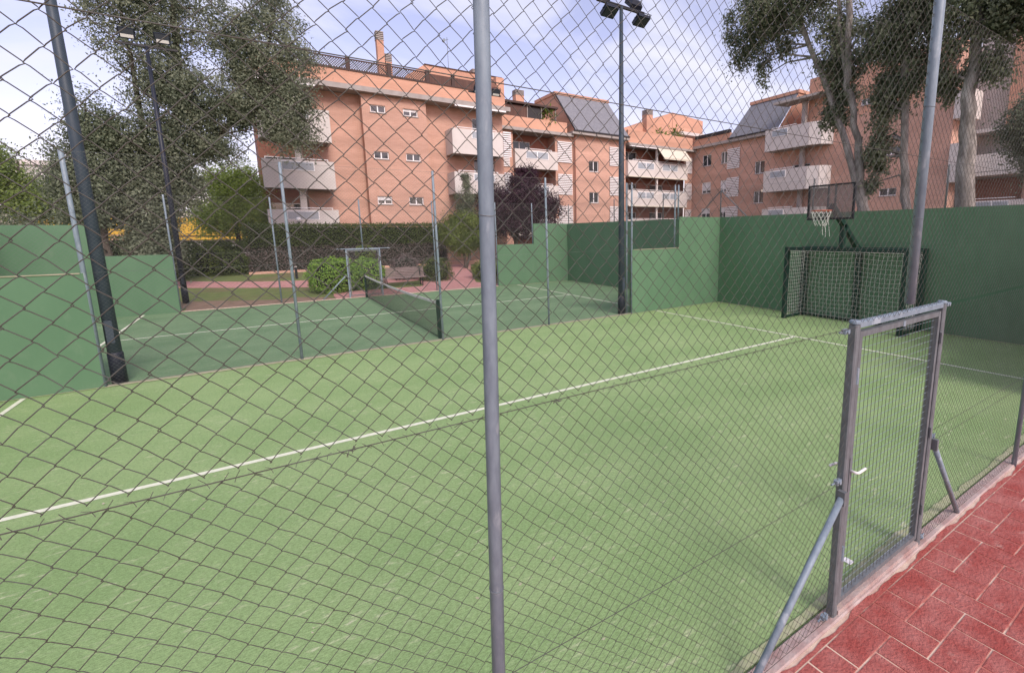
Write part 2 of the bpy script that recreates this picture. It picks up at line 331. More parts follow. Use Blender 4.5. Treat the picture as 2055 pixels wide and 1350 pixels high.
# red stamped path: herringbone pavers
pth = struct(MB().poly([(-30, -3.2, .0008), (60, -3.2, .0008), (60, -.09, .0008), (-30, -.09, .0008)]).build('red_path', M_joint))
bd = MB()
def wob(x): return .012*math.sin(x*5.3)+.009*math.sin(x*13.1+1)+.006*math.sin(x*31)
for i in range(160):
    x = 6+i*.06; bd.poly([(x, -.098, .004), (x+.0605, -.098, .004), (x+.0605, -.066+wob(x+.06), .006), (x, -.066+wob(x), .006)])
bd.build('border_band', M_red, pth)
sheet('cream_margin', M_cream, -30, -.092, 60, -.049, .0016, pth)
def paver_mesh(w, h):
    b = MB(); c = .004; g = .0036
    x0, x1, y0, y1 = g, w-g, g, h-g
    a = [(x0, y0), (x1, y0), (x1, y1), (x0, y1)]; t = [(x0+c, y0+c), (x1-c, y0+c), (x1-c, y1-c), (x0+c, y1-c)]
    n = 0; b.v = [(x, y, -.004) for x, y in a] + [(x, y, .006) for x, y in t]
    b.f = [(4, 5, 6, 7)] + [(i, (i+1) % 4, 4+(i+1) % 4, 4+i) for i in range(4)]
    me = bpy.data.meshes.new('paver'); me.from_pydata(b.v, [], b.f); me.materials.append(M_red); return me
pH, pV, pQ = paver_mesh(.4, .2), paver_mesh(.2, .4), paver_mesh(.2, .2)
cnt = 0
for i in range(-11, 26):
    for j in range(0, 12):
        x, yt = 9.16+.2*i, -.1-.2*j
        c = (i+j) % 4
        me = None
        if c == 0: me, loc = pH, (x, yt-.2, 0)
        elif c == 2 and j < 11: me, loc = pV, (x, yt-.4, 0)
        elif c == 3 and j == 0: me, loc = pQ, (x, yt-.2, 0)
        if me is None or not (7.0 < x < 14.2) or cnt >= 298: continue
        cnt += 1
        ob = link('paver', me, None, pth, (loc[0], loc[1], random.uniform(-.0012, .0012)))
        ob.rotation_euler = (random.uniform(-.003, .003), random.uniform(-.003, .003), random.uniform(-.004, .004))
sheet('worn_paving', M_red, -30, -3.2, 60, -2.5, .003, pth); sheet('worn_paving', M_red, -30, -2.5, 6.96, -.099, .003, pth); sheet('worn_paving', M_red, 14.36, -2.5, 60, -.099, .003, pth)

# ------------------------------------------------------------------ court walls (padel walls, 3 m and stepped)
def cwall(label, boxes):
    o = thing('court_wall', label, 'wall', (boxes[0][0][0], boxes[0][0][1], 0), 'green painted walls round the courts')
    for i, (a, b) in enumerate(boxes): MB().box(a, b).build('wall_block' if i else 'wall_panel', M_wall, o)
    return o
T = .18
cwall('long dark green end wall behind the goal and hoop', [((20, -.1, -.03), (20+T, 20.1, 3.0))])
cwall('green end wall with a light mesh above, at the left', [((-T, -.1, -.03), (0, 20.1, 3.0))])
cwall('stepped green side wall meeting the end wall between both courts, right of the dark pole', [((16, 10-.07, -.03), (18, 10+.07, 2.0)), ((18.001, 10-.07, -.03), (19.998, 10+.07, 3.0))])
cwall('low green side wall between both courts at the left edge', [((2.0, 10-.07, -.03), (4, 10+.07, 2.0)), ((.002, 10-.07, -.03), (1.999, 10+.07, 3.0))])
cwall('stepped green side wall at the far right of the dark court, under the plum tree', [((16, 20.02, -.03), (18, 20.17, 2.0)), ((18.001, 20.02, -.03), (19.998, 20.17, 3.0))])
cwall('low green side wall at the far left of the dark court, below the dark tree', [((2.0, 20.02, -.03), (4, 20.17, 2.0)), ((.002, 20.02, -.03), (1.999, 20.17, 3.0))])
cwall('stepped green side wall beside the path at the right, behind the near fence', [((16, -.04, -.02), (18, .10, 2.0)), ((18.001, -.04, -.02), (19.998, .10, 3.0))])

# ------------------------------------------------------------------ chain link
P = .0660
def chain(name, parent, a, u, length, z0, z1, r=.00118, fine=True, mat=None, amp=.0, seed=0, spur=False):
    """interlocked zigzag wires from point a along unit vector u"""
    g = np.random.default_rng(seed)
    nW = int(length/(P/2)); K = int(round((z1-z0)/(P/2)))
    x = (np.arange(nW)+.5)*(length/nW); pw = length/nW; ph = (z1-z0)/K
    fr = np.array([0, .15, .85]) if fine else np.array([0.])
    nf = len(fr); M_ = K*nf+1
    X = np.zeros((nW, M_)); Z = np.zeros((nW, M_)); Yo = np.zeros((nW, M_))
    jx = g.normal(0, .0012 if fine else .001, (nW, K+2)); jz = g.normal(0, .0016 if fine else .001, (nW, K+2))
    sgn0 = np.where(np.arange(nW) % 2 == 0, -1., 1.)
    for m_ in range(M_):
        k, q = divmod(m_, nf); f = fr[q]
        s0 = sgn0*(1 if k % 2 == 0 else -1)
        e = np.abs(f-.5)*2
        xa = x + s0*(pw/2+.0014)*(1 if f == 0 else (1-2*f)*1.05) + jx[:, k]*(1-f) + jx[:, k+1]*f
        if f == .15: xa = x + s0*(pw/2)*.84 + jx[:, k]
        if f == .85: xa = x - s0*(pw/2)*.62 + jx[:, k+1]
        X[:, m_] = xa; Z[:, m_] = z0 + (k+f)*ph + jz[:, k]*(1-f) + jz[:, k+1]*f
        if fine: Yo[:, m_] = 0 if f == 0 else (.0017 if s0[0] > 0 else -.0017)*sgn0*sgn0[0]
    if amp:
        Yo += amp*(np.sin(X*2.1+seed)*np.sin(Z*1.7+.5*seed)+.5*np.sin(X*5.3+Z*3.1+seed))
        Z += amp*.9*np.sin(X*1.9+seed*2)*np.sin(math.pi*(Z-z0)/(z1-z0))
        X += amp*.7*np.sin(Z*2.7+seed)*np.sin(math.pi*np.clip(X/length, 0, 1))
    tx = np.gradient(X, axis=1); tz = np.gradient(Z, axis=1); n_ = np.hypot(tx, tz)+1e-9; ax, azz = tz/n_, -tx/n_
    sides = 4 if fine else 3
    V = np.zeros((nW, M_, sides, 3)); u = np.array([u[0], u[1], 0.]); v = np.array([-u[1], u[0], 0.]); a = np.array([a[0], a[1], 0.])
    for k in range(sides):
        q = 2*math.pi*k/sides
        xx = X+ax*r*math.cos(q); zz = Z+azz*r*math.cos(q); yy = Yo+r*math.sin(q)
        V[:, :, k, :] = a + xx[..., None]*u + yy[..., None]*v; V[:, :, k, 2] = zz
    idx = np.arange(nW*M_*sides).reshape(nW, M_, sides); i0 = idx[:, :-1, :]; i1 = idx[:, 1:, :]
    F = np.stack([i0, np.roll(i0, -1, 2), np.roll(i1, -1, 2), i1], -1).reshape(-1, 4)
    o = npmesh(name, V, F, mat or M_wire, parent, smooth=True)
    return stuff(o)
def hwire(parent, a, b, r, mat, sag=0., n=1, name='tension_wire'):
    a, b = Vector(a), Vector(b); pts = []
    for i in range(n+1):
        t = i/n; p = a.lerp(b, t); p.z -= sag*4*t*(1-t); pts.append(p)
    return MB().tube(pts, r, 5).build(name, mat, parent, True)
def post(parent, x, y, z0, z1, r, mat=None, ties=(), name='post', lean=0.):
    o = MB().tube([(x, y, z0), (x+lean*.997, y, z1-.012), (x+lean, y, z1)], [r, r, r*.8], 16).build(name, mat or M_galv, parent, False)
    for p in o.data.polygons: p.use_smooth = len(p.vertices) == 4
    for z in ties:
        MB().tube([(x+lean*z/z1+r*1.04*math.cos(q), y+r*1.04*math.sin(q), z+.006*math.sin(q)) for q in [i*math.pi/8 for i in range(17)]], .0016, 5, False).build('wire_tie', M_galvd, o)
    return o
# near fence (y = 0): posts every 3 m, two bands of mesh
nf = thing('chain_link_fence', 'tall rusty-grey chain-link fence nearest the viewer, on galvanised posts', 'fence', (4, 0, 0), 'chain-link fences round the courts')
for x, ln in ((4, .0), (7.008, .092), (13.0, .0), (16, .0)): post(nf, x, -.038, 0., 4.05, .0228, ties=(1.38, 2.62, 3.35), lean=ln)
post(nf, 10.04, -.03, 2.062, 4.05, .030, ties=(2.62, 3.3))
sd_ = 0
for x0, x1 in ((4.0, 7.06), (7.06, 10.04), (10.04, 13.0), (13.0, 16.0)):
    sd_ += 1; chain('mesh_panel', nf, (x0, -.02), (1, 0), x1-x0, 2.0, 3.92, amp=.006, seed=sd_, fine=x1 < 14)
for x0, x1 in ((4.0, 7.06), (7.06, 9.36), (10.72, 13.0), (13.0, 16.0)):
    sd_ += 1; chain('mesh_panel', nf, (x0, -.016), (1, 0), x1-x0, .045, 1.978, amp=.006, seed=sd_, fine=x1 < 14)
for z, segs in ((3.92, ((4, 16),)), (3.0, ((4, 16),)), (1.984, ((4, 9.38), )), (1.0, ((4, 9.37), (10.70, 16))), (.9, ((10.70, 13.0),)), (.05, ((4, 9.37), (10.70, 16)))):
    for a, b in segs: hwire(nf, (a, -.024, z), (b, -.024, z), .0017, M_wire, .0, 6)
# twisted wire ends along the seam
sp = MB()
for i in range(164):
    x = 4.0+(i+.5)*P/2+random.uniform(-.004, .004)
    if x > 9.3: break
    d = random.choice((-1, 1))*random.uniform(.5, 1.1)
    if i % 2: sp.tube([(x-.012*d, -.017, 1.972), (x, -.029, 1.984), (x+.014*d, -.026, 1.994+random.uniform(0, .008))], .0009, 4)
    else: sp.tube([(x+.010*d, -.020, 1.970), (x+.003*d, -.014, 1.982), (x-.012*d, -.016, 1.990+random.uniform(-.005, .009))], .0009, 4)
stuff(sp.build('wire_ends', M_wire, nf))
for xx in (6.64, 7.30): # untidy twist of tie wire
    t_ = MB()
    for i in range(7):
        q = random.uniform(0, 6.28); t_.tube([(xx, -.028, 1.984), (xx+.008*math.cos(q), -.034, 1.984+.008*math.sin(q)), (xx+.018*math.cos(q+.4), -.032, 1.984+.017*math.sin(q+.4))], .0010, 4)
    t_.build('wire_tie', M_wire, nf)
def brace(parent, a, b, r):
    o = MB().tube([a, b], r, 12).build('brace', M_galv, parent, True); return o
brace(nf, (9.335, -.035, .90), (8.43, -.04, .0), .0205); brace(nf, (10.735, -.035, .86), (11.45, -.03, .03), .0205)
MB().box((9.325, -.06, .86), (9.352, -.012, .95)).build('bracket', M_galvd, nf); MB().box((10.715, -.06, .83), (10.745, -.012, .92)).build('bracket', M_galvd, nf)
def tensioner(x, z, d):
    t_ = MB().box((x-.026, -.018, z-.014), (x+.026, .008, z+.014)); t_.tube([(x-.04, -.004, z), (x+.07*d, -.004, z)], .006, 6); t_.tube([(x, -.026, z), (x, .014, z)], .012, 8)
    t_.build('wire_tensioner', M_galv, nf)
tensioner(9.29, 1.965, -1); tensioner(9.335, 1.0, -1); tensioner(9.30, .06, -1); tensioner(10.75, .93, 1); tensioner(10.76, 1.985, 1); tensioner(10.75, .05, 1)

# near gate
def rtube(p, q, w, h, name, mat, parent): return MB().bar(p, q, w, h).build(name, mat, parent)
def gate(label, y, side, detail):
    g = thing('mesh_gate', label, 'gate', (9.4, y, 0), 'mesh gates into the courts')
    xl, xr = 9.40, 10.675
    for x in (xl, xr):
        MB().cbox((x-.026, y-.026, .0), (x+.026, y+.026, 2.0), .008).build('gate_post', M_galvd if detail else M_galv, g)
        MB().tube([(x, y, 2.0), (x, y, 2.012), (x, y, 2.02)], [.033, .033, .026], 16).build('post_cap', M_galv, g)
    MB().cbox((xl+.027, y-.022, 1.972), (xr-.027, y+.022, 2.010), .006).build('top_beam', M_galv, g)
    l0, l1, b0, b1 = xl+.042, xr-.042, .085, 1.945; yy = y+.004
    leaf = MB().box((l0, yy-.020, b0), (l0+.034, yy+.020, b1)).build('leaf_stile', M_galvd, g)
    MB().box((l1-.034, yy-.020, b0), (l1, yy+.020, b1)).build('leaf_stile', M_galvd, g)
    MB().box((l0+.0345, yy-.019, b1-.036), (l1-.0345, yy+.019, b1-.001)).build('leaf_rail', M_galvd, g)
    MB().box((l0+.0345, yy-.019, b0+.001), (l1-.0345, yy+.019, b0+.036)).build('leaf_rail', M_galvd, g)
    nv, nh = 22, 35
    mv = bpy.data.meshes.new('grid_wire'); q = MB().tube([(0, 0, b0+.03), (0, 0, b1-.03)], .0017, 6); mv.from_pydata(q.v, [], q.f); mv.materials.append(M_wire)
    mh = bpy.data.meshes.new('grid_wire'); q = MB().tube([(l0+.03, 0, 0), (l1-.03, 0, 0)], .0015, 6); mh.from_pydata(q.v, [], q.f); mh.materials.append(M_galv)
    for i in range(nv):
        link('grid_wire', mv, None, g, (l0+.055+(l1-l0-.11)*i/(nv-1)-9.4, .002, 0))
    for i in range(nh):
        link('grid_wire', mh, None, g, (-9.4, .0065, b0+.065+(b1-b0-.13)*i/(nh-1)))
    for z in (1.62, .42): MB().tube([(xl+.036, y-.022, z), (xl+.036, y-.022, z+.10)], .010, 8).build('hinge', M_galv, g)
    for z in (1.70, .95, .30): MB().box((xr-.040, y-.034, z), (xr-.026, y-.022, z+.085)).build('latch_plate', M_galvd, g)
    if detail:
        MB().tube([(l0+.02, yy-.02, 1.04), (l0+.02, yy-.058, 1.04), (l0+.03, yy-.066, 1.04), (l0+.115, yy-.066, 1.045)], .0085, 8).build('handle', M_white, g, True)
        MB().tube([(l0+.02, yy+.02, 1.06), (l0+.01, yy+.065, 1.06), (l0-.06, yy+.07, 1.062)], .0085, 8).build('handle', M_white, g, True)
        MB().box((l0+.002, yy-.0235, .90), (l0+.032, yy-.0205, 1.13)).build('lock_plate', M_galvd, g)
        tag_ = MB().box((10.02, yy-.0215, b1-.041), (10.05, yy-.0195, b1-.002)); tag_.build('seam', M_galv, g)
        MB().box((9.43, -.03, .0), (10.65, .03, .052)).build('threshold', M_kerb, g)
    return g
gate('galvanised mesh gate in the near fence, opening onto the red path', 0.0, 1, True)
gate('galvanised mesh gate in the far fence, in front of the lime-green bush', 20.08, 1, False)

# divider fence, far fence, end fences
df = thing('chain_link_fence', 'chain-link fence on thin posts dividing the pale court from the dark court', 'fence', (4, 10, 0), 'chain-link fences round the courts')
for x in (4, 7, 10, 13, 16): post(df, x, 9.965, .0, 4.0, .028 if x > 4 else .035, ties=(1.0, 3.0))
post(df, 15.9, 10.09, 0, 4.0, .028)
post(df, 17.85, 9.99, 2.0, 4.02, .026); post(df, 18.0, 9.99, 2.9, 4.02, .026)
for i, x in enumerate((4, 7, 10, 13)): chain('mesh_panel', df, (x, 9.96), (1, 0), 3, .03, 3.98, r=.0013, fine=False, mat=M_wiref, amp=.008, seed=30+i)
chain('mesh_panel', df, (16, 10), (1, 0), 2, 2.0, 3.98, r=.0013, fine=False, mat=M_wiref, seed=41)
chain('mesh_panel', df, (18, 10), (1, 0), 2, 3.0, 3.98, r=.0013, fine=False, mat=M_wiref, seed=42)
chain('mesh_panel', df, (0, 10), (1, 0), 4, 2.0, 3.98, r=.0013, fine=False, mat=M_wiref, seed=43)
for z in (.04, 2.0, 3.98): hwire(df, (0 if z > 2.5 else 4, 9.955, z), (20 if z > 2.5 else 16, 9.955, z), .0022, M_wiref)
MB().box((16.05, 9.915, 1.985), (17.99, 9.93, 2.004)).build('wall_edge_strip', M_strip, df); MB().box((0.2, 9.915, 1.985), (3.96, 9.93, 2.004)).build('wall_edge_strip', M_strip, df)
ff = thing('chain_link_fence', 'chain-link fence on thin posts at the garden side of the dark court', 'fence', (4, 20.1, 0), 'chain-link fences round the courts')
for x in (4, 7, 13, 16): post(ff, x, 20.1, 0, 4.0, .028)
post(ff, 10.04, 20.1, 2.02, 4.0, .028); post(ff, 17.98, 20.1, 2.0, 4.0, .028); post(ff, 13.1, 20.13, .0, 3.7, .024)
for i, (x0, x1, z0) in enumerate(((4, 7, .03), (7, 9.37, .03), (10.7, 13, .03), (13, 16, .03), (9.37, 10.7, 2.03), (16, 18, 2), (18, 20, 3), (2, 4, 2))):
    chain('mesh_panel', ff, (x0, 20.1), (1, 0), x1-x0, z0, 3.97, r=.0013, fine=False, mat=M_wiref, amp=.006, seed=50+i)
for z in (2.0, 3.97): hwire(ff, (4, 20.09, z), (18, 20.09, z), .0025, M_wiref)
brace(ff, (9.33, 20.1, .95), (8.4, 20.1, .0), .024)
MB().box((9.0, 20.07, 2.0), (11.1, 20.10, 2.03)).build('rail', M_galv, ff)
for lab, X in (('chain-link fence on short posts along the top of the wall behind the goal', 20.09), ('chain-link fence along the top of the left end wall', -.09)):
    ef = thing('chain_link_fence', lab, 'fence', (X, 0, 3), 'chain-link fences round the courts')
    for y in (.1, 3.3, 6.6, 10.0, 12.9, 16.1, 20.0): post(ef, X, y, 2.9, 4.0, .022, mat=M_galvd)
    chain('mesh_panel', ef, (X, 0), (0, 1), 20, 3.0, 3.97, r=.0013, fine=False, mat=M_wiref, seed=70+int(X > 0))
    hwire(ef, (X, 0, 3.97), (X, 20, 3.97), .0025, M_wiref)
    if X > 0:
        for y in (8.9, 11.1): MB().tube([(X, 10, 3.92), (X, y, 3.0)], .02, 8).build('brace', M_galvd, ef)

# ------------------------------------------------------------------ floodlight poles
def floodlight(parent, c, face, tilt, lens=False):
    """shallow tapered lamp housing; face = horizontal facing angle"""
    mb = MB(); rot = Matrix.Rotation(face, 4, 'Z') @ Matrix.Rotation(tilt, 4, 'X'); c = Vector(c)
    def tr(p): return tuple(c + rot @ Vector(p))
    fr = [(-.21, -.08, -.17), (.21, -.08, -.17), (.21, -.08, .17), (-.21, -.08, .17)]
    mid = [(-.21, .03, -.17), (.21, .03, -.17), (.21, .03, .17), (-.21, .03, .17)]
    bk = [(-.14, .12, -.10), (.14, .12, -.10), (.14, .12, .10), (-.14, .12, .10)]
    for A, B in ((fr, mid), (mid, bk)):
        for i in range(4): j = (i+1) % 4; mb.poly([tr(A[i]), tr(A[j]), tr(B[j]), tr(B[i])])
    mb.poly([tr(p) for p in bk]); mb.poly([tr(p) for p in fr[::-1]])
    for i in range(-3, 4): mb.poly([tr((i*.045, .121, -.09)), tr((i*.045+.012, .121, -.09)), tr((i*.045+.012, .15, -.07)), tr((i*.045, .15, -.07))])
    h = mb.build('floodlight', M_lampd, parent)
    g = MB().poly([tr((x*.88, -.083, z*.85)) for x, _, z in fr[::-1]]); g.build('lens', M_glassw, h)
    if lens: MB().poly([tr((x*.8, -.086, z*.3-.08)) for x, _, z in fr[::-1]]).build('reflector', M_reflw, h)
    y = MB(); y.tube([tr((-.225, .0, .0)), tr((-.225, .0, .22)), tr((.225, .0, .22)), tr((.225, .0, .0))], .012, 6); y.build('yoke', M_black, h)
    return h
def pole(label, x, y, H, r0, r1, heads, sleeve=True, mat=None):
    o = thing('floodlight_pole', label, 'lamp', (x, y, gz(y)), 'floodlight poles round the courts')
    z0 = gz(y)
    s = MB().tube([(x, y, z0-.02), (x, y, z0+H*.5), (x, y, z0+H)], [r0, (r0+r1)/2*1.03, r1], 16).build('shaft', mat or M_lamp, o, True)
    if sleeve:
        MB().tube([(x, y, z0), (x, y, z0+.55), (x, y, z0+.57)], [r0*1.10, r0*1.08, r0*.99], 16).build('base_sleeve', mat or M_lampd, o, True)
        MB().box((x-r0*.5, y-r0*1.10, z0+.75), (x+r0*.5, y-r0*.9, z0+1.15)).build('service_hatch', mat or M_lamp, s)
    MB().bar((x-.85, y, z0+H), (x+.85, y, z0+H), .07, .07).build('crossbar', M_black, o)
    for hx, hz, fy, t in heads: floodlight(o, (x+hx, y+(.16 if fy > 0 else -.16), z0+H+hz), math.pi if fy > 0 else 0, R(t), len(heads) == 2)
    return o
pole('dark floodlight pole leaning in at the left, between the two courts', 4.17, 10.13, 8.9, .103, .056, [(-.6, -.28, 1, 55), (.6, -.28, 1, 55), (-.6, .28, -1, 55), (.6, .28, -1, 55)])
pole('dark floodlight pole with three visible lamps, between the courts beside the stepped wall', 15.73, 10.13, 8.85, .108, .052, [(-.55, -.27, -1, 62), (.60, -.27, -1, 62), (-.55, .27, 1, 50), (.60, .27, 1, 50)])
pole('floodlight pole in front of the big dark tree, with two pale lamps', 3.96, 22.1, 9.15, .098, .052, [(-.45, .30, -1, 28), (.48, .30, -1, 28)], mat=M_lampd)
pole('floodlight pole hidden behind the middle fence post, its lamps showing either side', 16.62, 22.1, 9.35, .085, .050, [(-.42, .1, -1, 35), (.52, .1, -1, 35)], mat=M_lampd)

# ------------------------------------------------------------------ tennis net
nt_ = thing('court_net', 'dark tennis net with white top tape across the far court', 'net', (10, 10.1, 0))
MB().cbox((9.96, 10.16, 0), (10.04, 10.25, .97), .01).build('net_post', M_dgreen, nt_); MB().cbox((9.96, 19.85, 0), (10.04, 19.94, .97), .01).build('net_post', M_dgreen, nt_)
def nz(y): t = (y-10.25)/9.6; return .92-.06*4*t*(1-t)
ny = np.linspace(10.25, 19.85, 25)
tp = MB()
for a, b in zip(ny[:-1], ny[1:]):
    n = len(tp.v); tp.v += [(9.985, a, nz(a)-.06), (10.015, a, nz(a)-.06), (10.012, a, nz(a)), (9.988, a, nz(a)), (9.985, b, nz(b)-.06), (10.015, b, nz(b)-.06), (10.012, b, nz(b)), (9.988, b, nz(b))]
    tp.f += [tuple(n+i for i in q) for q in ((0, 1, 5, 4), (1, 2, 6, 5), (2, 3, 7, 6), (3, 0, 4, 7))]
tp.build('top_tape', M_tape, nt_)
ms = MB()
for i in range(0, 214): y = 10.25+i*.045; ms.tube([(10, y, .02), (10, y, nz(y)-.05)], .0026, 3, False)
for k in range(20):
    f = .02+k/20*.96; ms.tube([(10, y, .02+(nz(y)-.07)*f) for y in ny], .0026, 3, False)
stuff(ms.build('net_mesh', M_netd, nt_)); MB().tube([(10, y, .025+.008*math.sin(y*2.2)) for y in ny], .008, 5).build('bottom_cord', M_black, nt_)

# ------------------------------------------------------------------ goal with basketball hoop
gl = thing('goal_with_hoop', 'dark green futsal goal with white net and a basketball hoop on top', 'goal', (19.4, 5.07, 0))
yl, yr, yc, xf, xb = 6.60, 3.55, 5.07, 18.95, 19.86
for y in (yl, yr):
    MB().cbox((xf-.055, y-.055, .005), (xf+.055, y+.055, 1.96), .008).build('goal_post', M_dgreen, gl)
    MB().box((xb-.075, y-.075, .005), (xb+.075, y+.075, 1.96)).build('rear_post', M_dgreen, gl)
    MB().box((xf+.056, y-.035, .02), (xb-.076, y+.035, .085)).build('base_bar', M_dgreen, gl)
    MB().box((xf+.056, y-.03, 1.962), (xb-.076, y+.03, 2.02)).build('top_bar', M_dgreen, gl)
MB().cbox((xf-.056, yr-.056, 1.961), (xf+.056, yl+.056, 2.06), .008).build('crossbar', M_dgreen, gl)
MB().box((xb-.07, yr-.077, 1.961), (xb+.07, yl+.077, 2.05)).build('rear_bar', M_dgreen, gl)
MB().box((xb-.07, yc-.065, .01), (xb+.07, yc+.065, 1.96)).build('rear_post', M_dgreen, gl)
MB().box((xb-.035, yr+.076, .02), (xb+.035, yc-.066, .08)).build('base_bar', M_dgreen, gl); MB().box((xb-.035, yc+.066, .02), (xb+.035, yl-.076, .08)).build('base_bar', M_dgreen, gl)
MB().box((xf-.10, yr-.10, .004), (xf+.30, yr+.06, .019)).build('foot_plate', M_dgreen, gl)
MB().cbox((xf-.065, yc-.06, 2.061), (xf+.055, yc+.06, 2.66), .008).build('hoop_post', M_dgreen, gl)
MB().bar((xb-.08, yc, 2.0), (18.36, yc, 3.10), .12, .12).build('hoop_arm', M_dgreen, gl)
# backboard (framed panel)
X0 = 18.27; bbz0, bbz1, bbl, bbr = 2.77, 3.63, yc+.60, yc-.57
MB().box((X0+.004, bbr+.03, bbz0+.03), (X0+.016, bbl-.03, bbz1-.03)).build('backboard_panel', M_plexi, gl)
for a, b in (((bbr, bbz0), (bbl, bbz0+.045)), ((bbr, bbz1-.035), (bbl, bbz1)), ((bbr, bbz0+.046), (bbr+.045, bbz1-.036)), ((bbl-.045, bbz0+.046), (bbl, bbz1-.036))):
    MB().box((X0-.008, a[0], a[1]), (X0+.045, b[0], b[1])).build('backboard_frame', M_black, gl)
for y in (yc-.09, yc+.09): MB().box((X0+.018, y-.018, bbz0+.046), (X0+.055, y+.018, bbz1-.036)).build('backboard_strut', M_dgreen, gl)
MB().box((X0+.02, yc-.10, 3.02), (X0+.10, yc+.10, 3.16)).build('mount_plate', M_dgreen, gl)
rc = (X0-.36, yc+.02, 2.985); rr = .225
rim = MB(); rim.tube([(rc[0]+rr*math.cos(q), rc[1]+rr*math.sin(q), rc[2]) for q in [i*math.pi/16 for i in range(33)]], .011, 8, False); rim.bar((X0-.005, yc+.02, 2.975), (rc[0]+rr, yc+.02, 2.975), .10, .03)
rim = rim.build('rim', M_orange, gl, True)
hn = MB(); nS = 12
for i in range(nS):
    for d in (-1, 1):
        pts = []
        for k in range(5):
            q = 2*math.pi*(i+d*k*.5)/nS; rad = rr*(1-.105*k)-.004; pts.append((rc[0]+rad*math.cos(q), rc[1]+rad*math.sin(q), rc[2]-.01-.088*k))
        if random.random() < .14: pts[3] = (pts[3][0]+.03, pts[3][1]-.03, pts[3][2]-.1); pts[4] = (pts[3][0]+.01, pts[3][1]-.03, pts[3][2]-.25)
        hn.tube(pts, .005, 4, False)
hn.tube([(rc[0]-.05, rc[1]-.10, 2.72), (rc[0]-.05, rc[1]-.16, 2.55), (rc[0]-.05, rc[1]-.17, 2.36)], .005, 4)
hn.tube([(rc[0]+.05, rc[1]-.02, 2.66), (rc[0]+.06, rc[1]-.03, 2.42), (rc[0]+.06, rc[1]-.05, 2.40)], .005, 4)
stuff(hn.build('hoop_net', M_net, rim))
# goal net: back and sides, bellied
gn = MB()
def nbx(y, z): # x of the slack net towards the back
    t = (y-yr)/(yl-yr); return xb-.13-.10*math.sin(math.pi*((t*2) % 1))*math.sin(math.pi*z/2.0)-.04*math.sin(7*y+3*z)*.3
def nzz(y, z): t = (y-yr)/(yl-yr); return z-.05*math.sin(math.pi*((t*2) % 1))*(z/2)
NY, NZ = 26, 17
for i in range(NY+1):
    y = yr+.05+(yl-yr-.1)*i/NY; gn.tube([(nbx(y, z), y+.01*math.sin(5*z+i), max(.02, nzz(y, z))) for z in [2.0*k/NZ for k in range(NZ+1)]], .0034, 3, False)
for k in range(1, NZ+1):
    z = 2.0*k/NZ; gn.tube([(nbx(y, z), y, nzz(y, z)+.006*math.sin(9*y+k)) for y in [yr+.05+(yl-yr-.1)*i/NY for i in range(NY+1)]], .0034, 3, False)
for ys_ in (yl-.02, yr+.02):
    for i in range(9): x = xf+.06+(xb-xf-.14)*i/8; gn.tube([(x, ys_+.03*math.sin(z*2), z) for z in (.05, .5, 1.0, 1.5, 1.98)], .0034, 3, False)
    for k in range(1, 20): z = .1*k; gn.tube([(x, ys_+.03*math.sin(z*2), z-.02*math.sin(math.pi*(x-xf)/.9)) for x in (xf+.05, xf+.3, xf+.6, xb-.08)], .0034, 3, False)
for i in range(NY+1): y = yr+.05+(yl-yr-.1)*i/NY; gn.tube([(xf+.03, y, 1.95), (xf+.45, y, 1.93), (nbx(y, 2), y, 1.95)], .0034, 3, False)
stuff(gn.build('goal_net', M_net, gl))
gn2 = MB()
for i in range(6): gn2.tube([(xf+.05+.04*i, yr+.05+.02*i, .03+.015*math.sin(i)), (xf+.15+.05*i, yr-.02, .09+.02*math.cos(i)), (xf+.3, yr+.10-.02*i, .04)], .006, 4)
gn2.build('loose_net', M_black, gl)
# pale specks: blown leaves and grit on the turf
fl = MB(); g_ = random.Random(5)
for i in range(230):
    x, y = g_.uniform(.5, 19.5), (g_.uniform(.15, 9.8) if i < 150 else g_.uniform(10.3, 19.8)); q = g_.uniform(0, 6.28); l = g_.uniform(.010, .026)
    fl.poly([(x+l*math.cos(q+k*1.57)*(1 if k % 2 else .5), y+l*math.sin(q+k*1.57)*(1 if k % 2 else .5), .006+.004*(k % 2)) for k in range(4)])
o_ = fl.build('leaf_litter', material('litter_pale', (.55, .52, .40), (.30, .26, .17), rough=.9, scale=3)); tag(o_, 'tiny pale leaves and grit scattered over the courts', 'litter', kind='stuff')
tag(MB().cbox((10.01, .18, .003), (10.07, .25, .007), .002).build('paper_scrap', M_white), 'small white scrap of paper on the turf just inside the near gate', 'litter')
# ------------------------------------------------------------------ buildings
def facade(name, mat, parent, ax, D, u0, u1, z0, z1, holes=(), depth=.14):
    Q = (lambda u, z, d=0.: (u, D+d, z)) if ax == 'y' else (lambda u, z, d=0.: (D+d, u, z))
    us = sorted({u0, u1, *[h[0] for h in holes], *[h[1] for h in holes]}); zs = sorted({z0, z1, *[h[2] for h in holes], *[h[3] for h in holes]})
    mb = MB()
    for a, b in zip(us[:-1], us[1:]):
        for c, d in zip(zs[:-1], zs[1:]):
            um, zm = (a+b)/2, (c+d)/2
            if any(h[0] < um < h[1] and h[2] < zm < h[3] for h in holes): continue
            mb.poly([Q(a, c), Q(b, c), Q(b, d), Q(a, d)])
    for a, b, c, d in holes:
        for p, q in (((a, c), (b, c)), ((b, c), (b, d)), ((b, d), (a, d)), ((a, d), (a, c))):
            mb.poly([Q(*p), Q(*q), Q(*q, depth), Q(*p, depth)])
    return mb.build(name, mat, parent)
def lbox(ax, D, u0, u1, z0, z1, d0, d1):
    return MB().box((u0, D+d0, z0), (u1, D+d1, z1)) if ax == 'y' else MB().box((D+d0, u0, z0), (D+d1, u1, z1))
